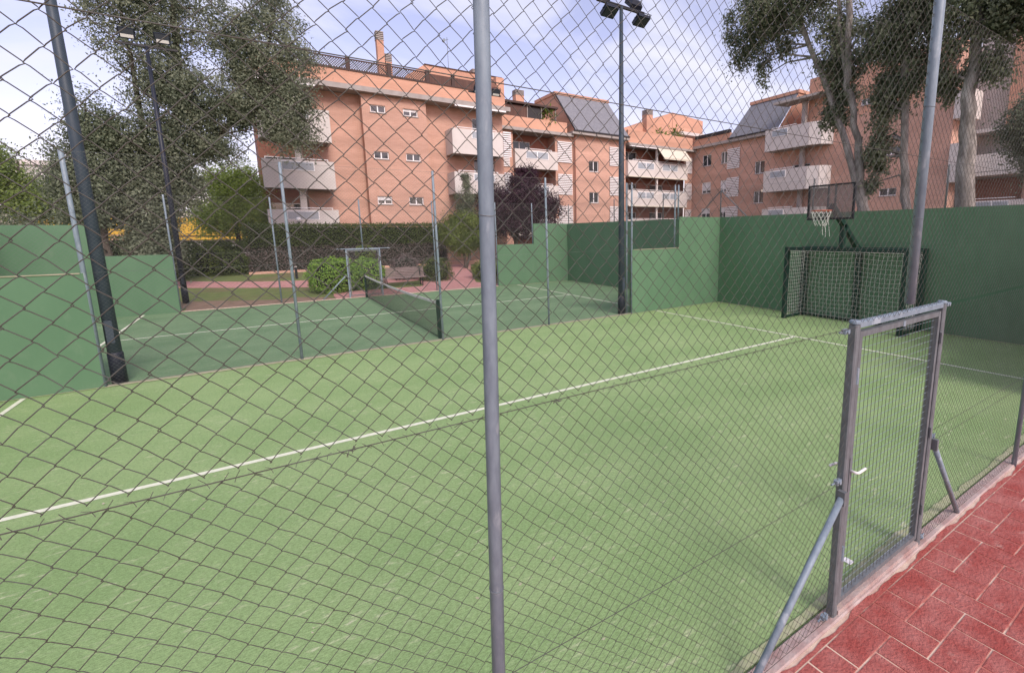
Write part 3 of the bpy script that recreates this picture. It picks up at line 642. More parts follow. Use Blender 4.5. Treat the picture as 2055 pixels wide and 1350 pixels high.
def window(parent, ax, D, u0, u1, z0, z1, panes=2, blind=0., d=.09, fw=.055, sill=True, gm=None):
    fr = MB()
    def add(a, b, c, e, d0, d1): bb = lbox(ax, D, a, b, c, e, d0, d1); n = len(fr.v); fr.v += bb.v; fr.f += [tuple(n+i for i in q) for q in bb.f]
    add(u0, u1, z0, z0+fw, d, d+.06); add(u0, u1, z1-fw, z1, d, d+.06); add(u0, u0+fw, z0+fw, z1-fw, d, d+.06); add(u1-fw, u1, z0+fw, z1-fw, d, d+.06)
    for i in range(1, panes): c = u0+(u1-u0)*i/panes; add(c-fw*.7, c+fw*.7, z0+fw, z1-fw, d, d+.06)
    w = fr.build('window', M_white, parent)
    for i in range(panes):
        a = u0+(u1-u0)*i/panes+fw*.7; b = u0+(u1-u0)*(i+1)/panes-fw*.7
        lbox(ax, D, a, b, z0+fw, z1-fw, d+.035, d+.045).build('pane', gm or M_glass, w)
    if blind > 0: lbox(ax, D, u0+fw, u1-fw, z1-fw-(z1-z0-2*fw)*blind, z1-fw, d+.008, d+.03).build('blind', M_blind, w)
    if sill: lbox(ax, D, u0-.05, u1+.05, z0-.06, z0-.002, -.05, d+.05).build('sill', M_slab, w)
    return w
SL = {}
def louvre(parent, ax, D, u0, u1, z0, z1, n=12):
    fr = lbox(ax, D, u0+.02, u1-.02, z0+.02, z1-.02, .05, .07).build('louvre_screen', M_recess, parent)
    key = (ax, round(u1-u0, 3), n)
    ph = (z1-z0)/n
    for i in range(n):
        zc = z0+ph*(i+.5)
        if key not in SL:
            q = MB().box((0, 0, 0), (u1-u0, .035, ph*.62)) if ax == 'y' else MB().box((0, 0, 0), (.035, u1-u0, ph*.62))
            me = bpy.data.meshes.new('slat'); me.from_pydata(q.v, [], q.f); me.materials.append(M_white); SL[key] = me
        o = ORG[fr]; p = (u0-o[0], D-.03-o[1], zc-ph*.31-o[2]) if ax == 'y' else (D-.03-o[0], u0-o[1], zc-ph*.31-o[2])
        link('slat', SL[key], None, fr, p)
def panel(parent, ax, D, u0, u1, z0, z1, n=1):
    f = lbox(ax, D, u0, u1, z0, z1, -.03, .02); w = f.build('parapet_frame', M_white, parent)
    for i in range(n):
        a = u0+(u1-u0)*i/n+.05; b = u0+(u1-u0)*(i+1)/n-.05
        lbox(ax, D, a, b, z0+.05, z1-.05, -.036, -.031).build('frosted_pane', M_glassp, w)
def balcony(parent, x0, x1, yf, yb, z0, z1, panels=(), rail=None, left=True, right=True):
    b = MB().box((x0, yf, z0), (x1, yf+.14, z1))
    if left: b.box((x0, yf+.141, z0), (x0+.14, yb, z1))
    if right: b.box((x1-.14, yf+.141, z0), (x1, yb, z1))
    o = b.build('balcony_parapet', M_conc, parent)
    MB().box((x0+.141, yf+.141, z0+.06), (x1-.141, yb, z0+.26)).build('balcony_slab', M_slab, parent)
    for p in panels: panel(o, 'y', yf, *p)
    if rail: MB().tube([(rail[0], yf+.07, z1+.10), (rail[1], yf+.07, z1+.10)], .028, 6).box((rail[0], yf+.05, z1), (rail[0]+.04, yf+.09, z1+.1)).box((rail[1]-.04, yf+.05, z1), (rail[1], yf+.09, z1+.1)).build('handrail', M_white, o)
    return o
def trellis(parent, x0, x1, y, z0, z1, st=.15, w=.036):
    mb = MB(); h = z1-z0
    n = int((x1-x0+h)/st)
    for k in range(n):
        for s in (1, -1):
            a0 = x0-h+k*st if s > 0 else x0+k*st; p = [a0, z0] ; q = [a0+s*h, z1]
            lo, hi = (p, q) if s > 0 else (q, p)
            (xa, za), (xb_, zb) = lo, hi
            if xb_ <= x0 or xa >= x1: continue
            if xa < x0: za += (zb-za)*(x0-xa)/(xb_-xa); xa = x0
            if xb_ > x1: zb = za+(zb-za)*(x1-xa)/(xb_-xa); xb_ = x1
            mb.bar((xa, y+.012*s, za), (xb_, y+.012*s, zb), .012, w)
    o = stuff(mb.build('trellis', M_trellis, parent))
    fr = MB()
    for z in (z0, z1): fr.box((x0, y-.03, z-.04), (x1, y+.03, z+.04))
    fr.build('trellis_rail', M_trellis, parent)
def chimney(parent, x, y, w, d, z0, z1, cap=.7):
    o = MB().box((x, y, z0), (x+w, y+d, z1-cap)).build('chimney', M_brick2, parent)
    c = MB()
    for k in range(5): c.box((x-.03, y-.03, z1-cap+.01+k*cap/5), (x+w+.03, y+d+.03, z1-cap+cap/5*.62+k*cap/5))
    c.box((x+.06, y+.06, z1-cap), (x+w-.06, y+d-.06, z1-.02)); c.build('chimney_vent', M_slab, o)

# --- block A : tall left block
A = thing('apartment_building', 'tall orange brick apartment block with six small windows and white balconies, behind the hedge', 'building', (10.2, 34, 0))
bay = []
for z0, z1 in ((10.63, 11.10), (7.64, 8.13), (4.64, 5.17), (1.65, 2.15)):
    for x0, x1 in ((13.56, 14.52), (15.67, 16.66)): bay.append((x0, x1, z0, z1))
facade('bay_wall', M_brick, A, 'y', 34.0, 13.04, 17.25, 0, 11.74, bay)
for i, h in enumerate(bay): window(A, 'y', 34.0, *h, blind=(0, .35, 0, 0, .5, 0, .3, 0)[i])
MB().box((13.041, 34.001, 0), (13.06, 34.69, 11.74)).box((17.23, 34.001, 0), (17.249, 34.69, 11.74)).build('bay_side', M_brick, A)
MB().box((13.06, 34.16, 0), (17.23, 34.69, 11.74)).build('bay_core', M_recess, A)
facade('wall', M_brick, A, 'y', 34.7, 9.95, 23.4, 0, 11.74, [(20.9, 22.6, 8.6, 11.2), (20.9, 22.6, 5.6, 8.2)])
for z in (8.6, 5.6): window(A, 'y', 34.7, 20.9, 22.6, z, z+2.6 if z < 8 else 11.2, 2, sill=False)
MB().box((9.95, 34.9, 0), (23.4, 46, 11.73)).build('wall_core', M_brick, A)
MB().box((7.1, 37.0, 0), (9.94, 46, 11.73)).build('loggia_back', M_recess, A)
for z in (3.35, 6.35, 9.35): window(A, 'y', 37.0, 7.4, 9.2, z-.6, z+1.4, 2, d=-.08, sill=False)
MB().box((8.95, 33.7, 0), (9.3, 34.1, 11.7)).build('column', M_conc, A); MB().box((9.5, 34.75, 0), (9.94, 36.9, 11.7)).build('loggia_side', M_brick, A)
MB().box((6.9, 33.55, 11.75), (23.6, 36.0, 12.06)).build('eave_slab', M_slab, A); MB().box((6.9, 36.0, 11.751), (23.6, 46, 12.059)).build('roof_slab', M_slab, A)
for a, b in ((7.0, 10.4), (19.2, 23.2)): MB().box((a, 33.50, 11.62), (b, 33.64, 11.73)).build('gutter', M_white, A)
MB().box((7.2, 34.05, 12.062), (23.4, 34.35, 13.0)).build('parapet', M_brick2, A); MB().box((7.2, 34.0, 13.001), (22.4, 34.40, 13.07)).build('parapet_cap', M_trellis, A)
trellis(A, 8.0, 17.6, 34.25, 13.14, 13.76)
for x in (10.0, 12.35, 14.9, 17.45, 19.3, 21.2): MB().box((x, 34.15, 13.07), (x+.24, 34.35, 13.92)).build('trellis_post', M_trellis, A)
for x0, x1 in ((17.72, 19.28), (19.56, 21.18)): MB().box((x0, 34.22, 13.072), (x1, 34.28, 13.72)).build('cane_screen', M_cane, A)
pent = MB(); pent.poly([(16.7, 36.5, 12.06), (24.3, 36.5, 12.06), (24.3, 36.5, 15.0), (18.1, 36.5, 15.0), (16.7, 36.5, 14.0)]); pent.poly([(16.7, 36.5, 14), (18.1, 36.5, 15), (18.1, 43, 15), (16.7, 43, 14)]); pent.poly([(18.1, 36.5, 15), (24.3, 36.5, 15), (24.3, 43, 15), (18.1, 43, 15)]); pent.poly([(16.7, 36.5, 12.06), (16.7, 36.5, 14), (16.7, 43, 14), (16.7, 43, 12.06)]); pent.poly([(24.3, 36.5, 12.06), (24.3, 43, 12.06), (24.3, 43, 15), (24.3, 36.5, 15)])
pent.build('penthouse', M_brick2, A); MB().box((18.1, 36.44, 15.0), (24.36, 36.6, 15.07)).build('penthouse_cap', M_trellis, A)
MB().box((22.75, 34.06, 12.063), (23.38, 36.49, 14.25)).build('corner_wall', M_brick2, A)
chimney(A, 15.2, 38, .48, .5, 12.06, 17.3, .65); chimney(A, 15.75, 38.05, .42, .45, 12.06, 15.85, .6); chimney(A, 22.5, 38, .8, .7, 14.9, 15.9, .5)
bl = [(8.15, 9.85, 1.02, 1.52)]
for z0, z1 in ((5.42, 7.10), (2.42, 4.16), (8.25, 10.16)):
    balcony(A, 7.15, 10.95, 33.0, 34.69, z0, z1, [(8.1, 9.85, z1-.62, z1-.08, 1)], rail=(7.95, 10.65) if z1 < 9 else None)
for z0, z1 in ((8.28, 10.02), (5.45, 7.0)):
    balcony(A, 18.75, 22.68, 33.15, 34.69, z0, z1, [(20.2, 21.9, z1-.62, z1-.08, 2)], rail=(19.1, 22.2))
    louvre(A, 'y', 33.2, 22.72, 23.38, z0+.02, z1+.15, 12)
# antenna
MB().tube([(21.2, 40, 12), (21.2, 40, 18.6)], .03, 5).tube([(20.9, 40, 18.3), (21.3, 40, 18.45)], .02, 4).tube([(21.5, 40, 12), (21.5, 40, 16.2)], .02, 4).bar((20.85, 40, 18.2), (21.0, 40, 18.4), .2, .2).build('antenna', M_galv, A)

# --- block B/C/D : middle
B = thing('apartment_building', 'long orange brick apartment block with slate mansard roof and white louvre screens, mid picture', 'building', (23.5, 38, 0))
facade('wall', M_brick, B, 'y', 38.0, 23.5, 25.9, 0, 11.35); facade('wall', M_brick, B, 'y', 38.0, 30.2, 32.15, 0, 11.35)
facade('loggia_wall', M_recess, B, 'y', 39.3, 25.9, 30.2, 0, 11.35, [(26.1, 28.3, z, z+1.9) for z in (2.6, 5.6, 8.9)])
for z in (2.6, 5.6, 8.9): window(B, 'y', 39.3, 26.1, 28.3, z, z+1.9, 2, sill=False)
MB().box((25.6, 38.02, 0), (25.9, 39.29, 11.3)).box((30.2, 38.02, 0), (30.5, 39.29, 11.3)).build('loggia_side', M_brick, B)
MB().box((23.5, 39.6, 0), (48.4, 48, 11.3)).build('wall_core', M_brick, B)
MB().box((23.5, 37.55, 11.36), (32.0, 40, 11.62)).build('eave_slab', M_slab, B)
for z0 in (8.2, 5.2, 2.2): balcony(B, 25.85, 30.2, 37.55, 39.28, z0, z0+1.62, [(26.9, 29.2, z0+.85, z0+1.5, 2)], rail=(26.9, 29.6))
for z0, z1 in ((9.0, 10.92), (6.05, 7.98), (3.15, 5.05)): louvre(B, 'y', 37.93, 30.42, 32.0, z0, z1)
for z0, z1 in ((8.28, 9.9),): louvre(B, 'y', 37.93, 24.7, 25.5, z0, z1)
MB().box((23.5, 37.75, 11.63), (31.4, 38.0, 12.55)).build('parapet', M_brick2, B)
MB().box((24.6, 37.85, 12.551), (27.3, 37.9, 13.5)).build('cane_screen', M_cane, B); MB().box((27.35, 37.85, 12.551), (28.7, 37.9, 13.5)).build('dark_screen', M_dark, B)
for x in (24.55, 27.3, 28.72, 30.2): MB().box((x, 37.8, 12.551), (x+.06, 37.92, 13.6)).build('screen_post', M_slab, B)
MB().box((24.4, 37.6, 13.61), (30.4, 41, 13.78)).build('pergola_roof', M_trellis, B); MB().box((23.6, 40.9, 11.62), (31.5, 46, 13.6)).build('penthouse', M_brick2, B)
chimney(B, 27.6, 40.5, .85, .7, 12, 15.65, .5)
# C : stair tower with mansard
cw = [(33.92, 35.08, z, z+1.02) for z in (8.35, 5.37, 2.4)]
facade('tower_wall', M_brick, B, 'y', 37.86, 32.16, 36.4, 0, 11.75, cw)
for h in cw: window(B, 'y', 37.86, *h)
MB().box((32.161, 37.87, 0), (32.2, 38.6, 11.75)).box((36.38, 37.87, 0), (36.39, 38.2, 11.75)).build('tower_side', M_brick, B); MB().box((32.2, 38.05, 0), (36.38, 39.7, 11.74)).build('tower_core', M_recess, B)
MB().tube([(32.25, 37.78, 0), (32.25, 37.78, 11.5)], .06, 6).build('downpipe', M_recess, B)
facade('wall', M_brick, B, 'y', 38.0, 36.4, 38.62, 0, 11.6); MB().box((36.4, 38.02, 0), (38.62, 39.7, 11.6)).build('wall_block', M_brick, B)
for z0, z1 in ((9.05, 10.92), (6.15, 8.02), (3.3, 5.1)): louvre(B, 'y', 37.93, 36.5, 38.15, z0, z1)
mz0, mz1, myf, myb, mx0, mx1 = 11.95, 15.6, 37.3, 40.0, 31.95, 38.5
mans = MB().poly([(mx0+.05, myf, mz0), (mx1, myf, mz0), (mx1-.6, myb, mz1), (mx0-.4, myb, mz1)]); mans.poly([(mx1, myf, mz0), (mx1, 42, mz0), (mx1-.6, 42, mz1), (mx1-.6, myb, mz1)])
mans.build('mansard_roof', M_slate, B)
MB().poly([(mx0+.05, myf+.01, mz0), (mx0-.4, myb, mz1), (mx0-.4, 44, mz1), (mx0-.4, 44, 12.0), (mx0, 38.1, 11.7)]).build('gable_cheek', M_brick2, B)
MB().box((mx0-.5, myb-.05, mz1), (mx1-.5, 44, mz1+.28)).build('roof_edge', M_brick2, B)
MB().box((mx0-.1, myf-.08, mz0-.12), (mx1+.1, myf+.04, mz0)).build('gutter', M_dark, B); MB().box((mx0-.2, myf, mz0-.36), (mx1+.1, 39.5, mz0-.13)).build('eave_slab', M_slab, B)
MB().bar((mx0+.02, myf-.02, mz0+.02), (mx0-.42, myb-.02, mz1+.02), .08, .1).build('verge', M_dark, B)
# D : balconies with awning
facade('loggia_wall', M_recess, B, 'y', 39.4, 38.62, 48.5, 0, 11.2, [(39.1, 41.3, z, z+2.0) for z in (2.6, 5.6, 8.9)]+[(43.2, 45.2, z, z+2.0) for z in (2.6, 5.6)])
for z in (2.6, 5.6, 8.9): window(B, 'y', 39.4, 39.1, 41.3, z, z+2.0, 2, sill=False)
for z in (2.6, 5.6): window(B, 'y', 39.4, 43.2, 45.2, z, z+2.0, 2, sill=False)
for z0 in (8.2, 5.2, 2.2):
    balcony(B, 38.63, 47.25, 37.6, 39.38, z0, z0+1.55, [(39.9, 42.2, z0+.72, z0+1.42, 2), (43.4, 45.7, z0+.72, z0+1.42, 2)], rail=(39.3, 46.6))
    MB().box((38.7, 37.52, z0-.10), (47.2, 37.75, z0-.005)).build('awning_box', M_awn, B)
MB().box((42.75, 37.8, 0), (42.95, 38.0, 11.2)).build('loggia_post', M_conc, B)
MB().poly([(42.6, 37.62, 11.35), (46.75, 37.62, 11.35), (47.05, 36.85, 10.20), (42.9, 36.85, 10.20)]).poly([(42.9, 36.85, 10.20), (47.05, 36.85, 10.20), (47.05, 36.86, 10.02), (42.9, 36.86, 10.02)]).build('awning', M_awn, B)
MB().box((38.8, 37.5, 11.10), (42.5, 37.64, 11.22)).build('awning_box', M_white, B)
for z0, z1 in ((8.9, 10.65), (6.0, 7.8), (3.1, 4.9)): louvre(B, 'y', 37.93, 47.28, 48.3, z0, z1)
facade('wall', M_brick, B, 'y', 38.05, 47.26, 48.49, 0, 11.2)
MB().box((38.62, 37.45, 11.23), (48.5, 40, 11.44)).build('eave_slab', M_slab, B); MB().box((38.62, 37.62, 11.441), (48.0, 37.9, 12.68)).build('parapet', M_brick2, B)
MB().box((38.62, 40.2, 11.3), (48.2, 47, 12.4)).build('setback', M_brick2, B)
g1 = MB()
def gable(mb, x0, x1, y0, y1, zb, zl, zr):
    mb.poly([(x0, y0, zb), (x1, y0, zb), (x1, y0, zr), (x0, y0, zl)]); mb.poly([(x0, y0, zl), (x1, y0, zr), (x1, y1, zr), (x0, y1, zl)]); mb.poly([(x0, y0, zb), (x0, y0, zl), (x0, y1, zl), (x0, y1, zb)]); mb.poly([(x1, y0, zb), (x1, y1, zb), (x1, y1, zr), (x1, y0, zr)])
gable(g1, 40.3, 44.6, 41, 47, 12, 13.5, 14.85); gable(g1, 44.65, 48.3, 41.2, 47, 12, 14.9, 16.2); gable(g1, 48.35, 53.5, 41.2, 47, 11, 16.2, 15.8); g1.build('roof_gables', M_brick2, B)
chimney(B, 43.6, 40.4, .9, .8, 12, 15.85, .55)
MB().box((48.6, 40, 13.6), (52.5, 41, 13.95)).build('roof_ledge', M_conc, B)

def plant(parent, c, r, n, leaf, seed):
    g = np.random.default_rng(seed); p = np.array(c)+g.normal(size=(n, 3))*np.array(r)*.5; leaves('terrace_plant', p, g.uniform(0, 1, n), .3, leaf, parent, seed, -.3)
PL = [(B, (29.5, 37.95, 13.0), (.8, .2, .6), 160, 101), (B, (46.2, 38.3, 13.1), (.8, .4, .6), 150, 102), (B, (43.9, 38.4, 12.9), (.8, .3, .4), 90, 103)]
# --- wing E at right, facing left
Ewing = thing('apartment_building', 'orange brick wing at the right with slate mansard and curved white balconies, behind pale trunks', 'building', (48.5, 26, 0))
eh = []
for z0, z1 in ((9.54, 10.74), (6.60, 7.80), (3.76, 4.96)): eh += [(35.3, 36.58, z0, z1), (33.15, 33.98, z0, z1)]
eh += [(28.55, 29.7, z, z+1.2) for z in (8.03, 5.15, 2.2)] + [(16.5, 17.78, 5.05, 5.66), (18.9, 19.75, 12.4, 12.9), (16.5, 17.78, 8.2, 8.8), (23.8, 25.6, 6.2, 8.4), (23.8, 25.6, 9.8, 11.6)]
facade('wall', M_brick, Ewing, 'x', 48.5, 13.2, 38.2, 0, 11.75, [h for h in eh if h[3] < 11.75])
facade('tower_wall', M_brick2, Ewing, 'x', 48.5, 13.2, 24.3, 11.751, 15.6, [h for h in eh if h[3] > 11.75])
for i, h in enumerate(eh): window(Ewing, 'x', 48.5, *h, blind=(0, 0, .8, .85, .5, .45)[i] if i < 6 else 0, sill=i < 11)
MB().box((48.75, 13.2, 0), (58, 38.1, 11.74)).box((48.75, 13.2, 11.741), (58, 24.3, 15.6)).build('wall_core', M_brick, Ewing)
MB().box((48.5, 13.19, 0), (58, 13.2, 15.6)).build('end_wall', M_brick, Ewing)
for z0, z1 in ((8.85, 10.92), (5.98, 7.98), (3.0, 5.0)): louvre(Ewing, 'x', 48.43, 31.5, 33.08, z0, z1)
MB().box((48.0, 32.6, 11.5), (50, 38.0, 11.76)).build('eave_slab', M_slab, Ewing); MB().box((48.2, 32.6, 11.761), (48.45, 38.3, 12.5)).build('parapet', M_brick2, Ewing); MB().box((48.1, 32.7, 12.501), (48.5, 37.4, 12.85)).build('planter_rail', M_dark, Ewing)
mr = MB().poly([(47.95, 32.6, 11.9), (47.95, 26.9, 11.9), (50.2, 26.4, 15.2), (50.2, 31.7, 15.2)]); mr.poly([(47.95, 32.6, 11.9), (50.2, 31.7, 15.2), (54, 31.7, 15.2), (54, 32.6, 11.9)]); mr.build('mansard_roof', M_slate, Ewing)
MB().poly([(47.97, 26.9, 11.76), (50.2, 26.4, 15.2), (54, 26.4, 15.2), (54, 26.9, 11.76)]).build('gable_cheek', M_brick2, Ewing)
MB().box((50.1, 26.3, 15.2), (54, 31.8, 15.5)).build('roof_edge', M_brick2, Ewing); MB().box((47.85, 26.9, 11.78), (48.0, 32.7, 11.9)).build('gutter', M_dark, Ewing); MB().box((47.95, 27, 11.5), (48.49, 32.5, 11.77)).build('eave_slab', M_slab, Ewing)
def ebal(z0, z1):
    pl = [(48.49, 27.5), (47.0, 27.5), (47.0, 23.2), (47.35, 22.3), (47.9, 21.95), (48.49, 21.9)]
    mb = MB()
    for a, b in zip(pl[:-1], pl[1:]): mb.bar((a[0], a[1], (z0+z1)/2), (b[0], b[1], (z0+z1)/2), .13, z1-z0)
    o = mb.build('balcony_parapet', M_conc, Ewing)
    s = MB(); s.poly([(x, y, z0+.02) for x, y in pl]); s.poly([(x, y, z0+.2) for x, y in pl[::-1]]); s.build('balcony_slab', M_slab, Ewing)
    panel(o, 'x', 46.925, 25.2, 26.8, z1-.72, z1-.10, 1); MB().tube([(47.0, 24.4, z1+.1), (47.0, 26.9, z1+.1)], .03, 6).build('handrail', M_white, o)
ebal(9.72, 11.62); ebal(6.02, 7.95); ebal(2.5, 4.45)
MB().poly([(48.5, 26.4, 13.7), (46.6, 26.6, 13.65), (47.2, 22.6, 13.8), (48.5, 22.0, 13.85)]).poly([(48.5, 26.4, 13.95), (46.6, 26.6, 13.85), (47.2, 22.6, 14.0), (48.5, 22.0, 14.05)]).poly([(46.6, 26.6, 13.65), (46.6, 26.6, 13.85), (47.2, 22.6, 14.0), (47.2, 22.6, 13.8)]).build('canopy_slab', M_slab, Ewing)
MB().box((47.9, 24.2, 0), (48.25, 24.55, 13.7)).build('column', M_slab, Ewing)
MB().box((46.8, 27.55, 6.08), (48.4, 27.6, 6.3)).build('awning_box', M_awn, Ewing)
# block with balconies beyond the wing
F = thing('apartment_building', 'pale apartment block with white balcony fronts at the right edge, behind the thick trunk', 'building', (50, 6, 0))
MB().box((52, -6, 0), (60, 13.1, 16.5)).build('wall', M_pale, F); MB().box((51.4, 2, 9.2), (52, 11.0, 16.4)).build('brick_panel', M_brick2, F)
for z0, z1 in ((10.1, 12.0), (5.7, 8.4)): MB().box((48.3, 12.2, z0), (50.4, 13.15, z1)).build('balcony_end', M_conc, F)
for z in (2.9, 6.1, 9.1): 
    MB().box((49.9, -6, z), (52, 12.6, z+.24)).build('floor_slab', M_conc, F)
MB().box((50, -6, 3.15), (50.13, 12.4, 4.35)).build('balcony_parapet', M_conc, F)
panel(F, 'x', 50.0, 9.9, 11.8, 3.35, 4.3, 2); MB().tube([(50.06, 9.6, 4.5), (50.06, 12.3, 4.5)], .03, 6).build('handrail', M_white, F)
MB().box((51.9, 9.6, 3.2), (51.99, 12.5, 6.0)).build('dark_opening', M_recess, F); MB().box((50, -6, 6.4), (50.13, 12.4, 7.6)).build('balcony_parapet', M_conc, F)
MB().box((51.3, 8.8, 3.14), (52, 9.6, 6.08)).build('brick_pier', M_brick, F)

# --- far left buildings
Gb = thing('apartment_building', 'pale grey building with louvred windows seen over trees at the far left', 'building', (-8, 60, 0))
MB().box((-10.0, 60, 0), (-4, 68, 8.9)).build('wall', M_pale, Gb); MB().box((-10.2, 59.8, 8.9), (-3.8, 68.2, 9.3)).build('roof_slab', M_conc, Gb)
for x in (-8.75, -7.65, -6.5):
    for z in (7.0, 4.2): louvre(Gb, 'y', 59.95, x, x+.55, z, z+1.2, 8)
Yb = thing('shop_building', 'low building with bright yellow fascia glimpsed behind the dark tree', 'building', (-1, 55, 0))
MB().box((-9, 55.2, 0), (8, 62, 4.3)).build('wall', M_pale, Yb); MB().box((-9, 54.9, 2.75), (8, 55.19, 4.35)).build('fascia', M_yellow, Yb); MB().box((-9, 54.8, 2.35), (8, 55.19, 2.6)).build('fascia_strip', M_yellow, Yb)
for k in range(6): window(Yb, 'y', 55.2, -8.6+k*2.7, -6.3+k*2.7, 1.0, 2.3, 2, d=-.08, sill=False)
bw = tag(MB().poly([(-1.1, 40, .5), (.9, 40, .5), (.9, 40, 1.0), (.05, 40, 2.8), (-1.1, 40, 2.8)]).poly([(-1.1, 40.3, .5), (.9, 40.3, .5), (.9, 40.3, 1.0), (.05, 40.3, 2.8), (-1.1, 40.3, 2.8)]).poly([(.05, 40, 2.8), (.9, 40, 1.0), (.9, 40.3, 1.0), (.05, 40.3, 2.8)]).poly([(-1.1, 40, 2.8), (.05, 40, 2.8), (.05, 40.3, 2.8), (-1.1, 40.3, 2.8)]).poly([(-1.1, 40, .5), (-1.1, 40, 2.8), (-1.1, 40.3, 2.8), (-1.1, 40.3, .5)]).build('brick_wall', M_brick, None), 'orange brick wall with a sloping end, seen over the low green wall', 'wall')
cn = thing('flat_canopy', 'white flat canopy roof at the left edge above the green wall', 'canopy', (-8, 34, 0))
MB().box((-11, 32, 4.6), (-4.9, 36, 4.85)).build('roof', M_white, cn)
for x in (-10.5, -5.4): MB().box((x, 32.3, .5), (x+.15, 32.45, 4.6)).build('post', M_slab, cn)

# ------------------------------------------------------------------ plants
def leaves(name, C, T, size, mat, parent, seed, droop=.3, asp=.45, O=None):
    g = np.random.default_rng(seed); n = len(C)
    d = g.normal(size=(n, 3)); d[:, 2] -= droop*1.6
    q = g.normal(size=(n, 3))
    if O is not None:
        nn = O*.95+np.array([0, 0, .45])+q*.62; nn /= np.linalg.norm(nn, axis=1)[:, None]
        d -= nn*(d*nn).sum(1)[:, None]; d /= np.linalg.norm(d, axis=1)[:, None]+1e-9; s = np.cross(d, nn)
    else:
        d /= np.linalg.norm(d, axis=1)[:, None]; s = np.cross(d, q); s /= np.linalg.norm(s, axis=1)[:, None]+1e-9; nn = np.cross(d, s)
    L = size*g.uniform(.65, 1.35, (n, 1)); Wd = L*asp
    V = np.stack([C, C+d*L*.45+s*Wd*.5+nn*Wd*.14, C+d*L, C+d*L*.5-s*Wd*.5+nn*Wd*.14], 1)
    return npmesh(name, V, np.arange(4*n).reshape(-1, 4), mat, parent, tint=T)
for _p in PL: plant(_p[0], _p[1], _p[2], _p[3], L_mid, _p[4])
def cloud(ells, seed, dens=1.):
    """ells: (cx,cy,cz, rx,ry,rz, clumps, leaves per clump, sigma)"""
    g = np.random.default_rng(seed); Cs = []; Ts = []; cl = []; Os = []
    for cx, cy, cz, rx, ry, rz, nc, nl, sg in ells:
        u = g.normal(size=(nc, 3)); u /= np.linalg.norm(u, axis=1)[:, None]; u *= (g.uniform(.08, 1, (nc, 1))**.5)
        c = np.array([cx, cy, cz])+u*np.array([rx, ry, rz]); cl.append(c)
        k = np.repeat(np.arange(nc), g.poisson(nl*dens, nc)); b = g.uniform(.0, .65, nc)
        sc = g.uniform(.6, 1.5, (nc, 1))
        p = c[k]+g.normal(size=(len(k), 3))*sg*sc[k]*np.array([1, 1, 1.15]); p[:, 2] -= np.abs(g.normal(size=len(k)))*sg*.5
        o = (p-c[k])/sg*.5+(p-np.array([cx, cy, cz]))/np.array([rx, ry, rz]); Os.append(o/(np.linalg.norm(o, axis=1)[:, None]+1e-9)); Cs.append(p); Ts.append(np.clip(b[k]+g.uniform(0, .28, len(k)), 0, 1))
    return np.concatenate(Cs), np.concatenate(Ts), np.concatenate(cl), np.concatenate(Os)
def tree(name, label, base, stems, ells, leaf, bark, size, seed, droop=.3, twigs=60, group=None, asp=.45, cat='tree', zmin=None, dens=1.):
    t = thing(name, label, cat, base, group)
    C, T, cl, O = cloud(ells, seed, dens)
    if zmin is not None: k = C[:, 2] > zmin; C, T, O = C[k], T[k], O[k]
    g = np.random.default_rng(seed+1)
    tr = MB(); sk = []
    for pts, rad in stems:
        # wobble and subdivide
        P2 = []; R2 = []
        for (a, b), (ra, rb) in zip(zip(pts[:-1], pts[1:]), zip(rad[:-1], rad[1:])):
            for i in range(5):
                f = i/5; p = np.array(a)*(1-f)+np.array(b)*f; p = p+g.normal(size=3)*min(ra, .12)*.22*(1 if (i or len(P2)) else 0)
                P2.append(tuple(p)); R2.append((ra*(1-f)+rb*f)*g.uniform(.94, 1.08))
        P2.append(tuple(pts[-1])); R2.append(rad[-1]); tr.tube(P2, R2, 10); sk += list(zip(P2, R2))
    sp_ = np.array([p for p, r in sk]); sr = np.array([r for p, r in sk])
    for c in cl[g.choice(len(cl), min(twigs, len(cl)), replace=False)]:
        dd = np.linalg.norm(sp_-c, axis=1)+np.maximum(0, sp_[:, 2]-c[2])*1.5; i = int(np.argmin(dd)); a = sp_[i]; r = min(sr[i]*.5, .05)
        mid = (a+c)/2+g.normal(size=3)*.12+np.array([0, 0, .15]); tr.tube([tuple(a), tuple(mid), tuple(c)], [r, r*.6, r*.2], 5)
    tr.build('trunk', bark, t, True)
    leaves('crown', C, T, size, leaf, t, seed+2, droop, asp, O)
    return t
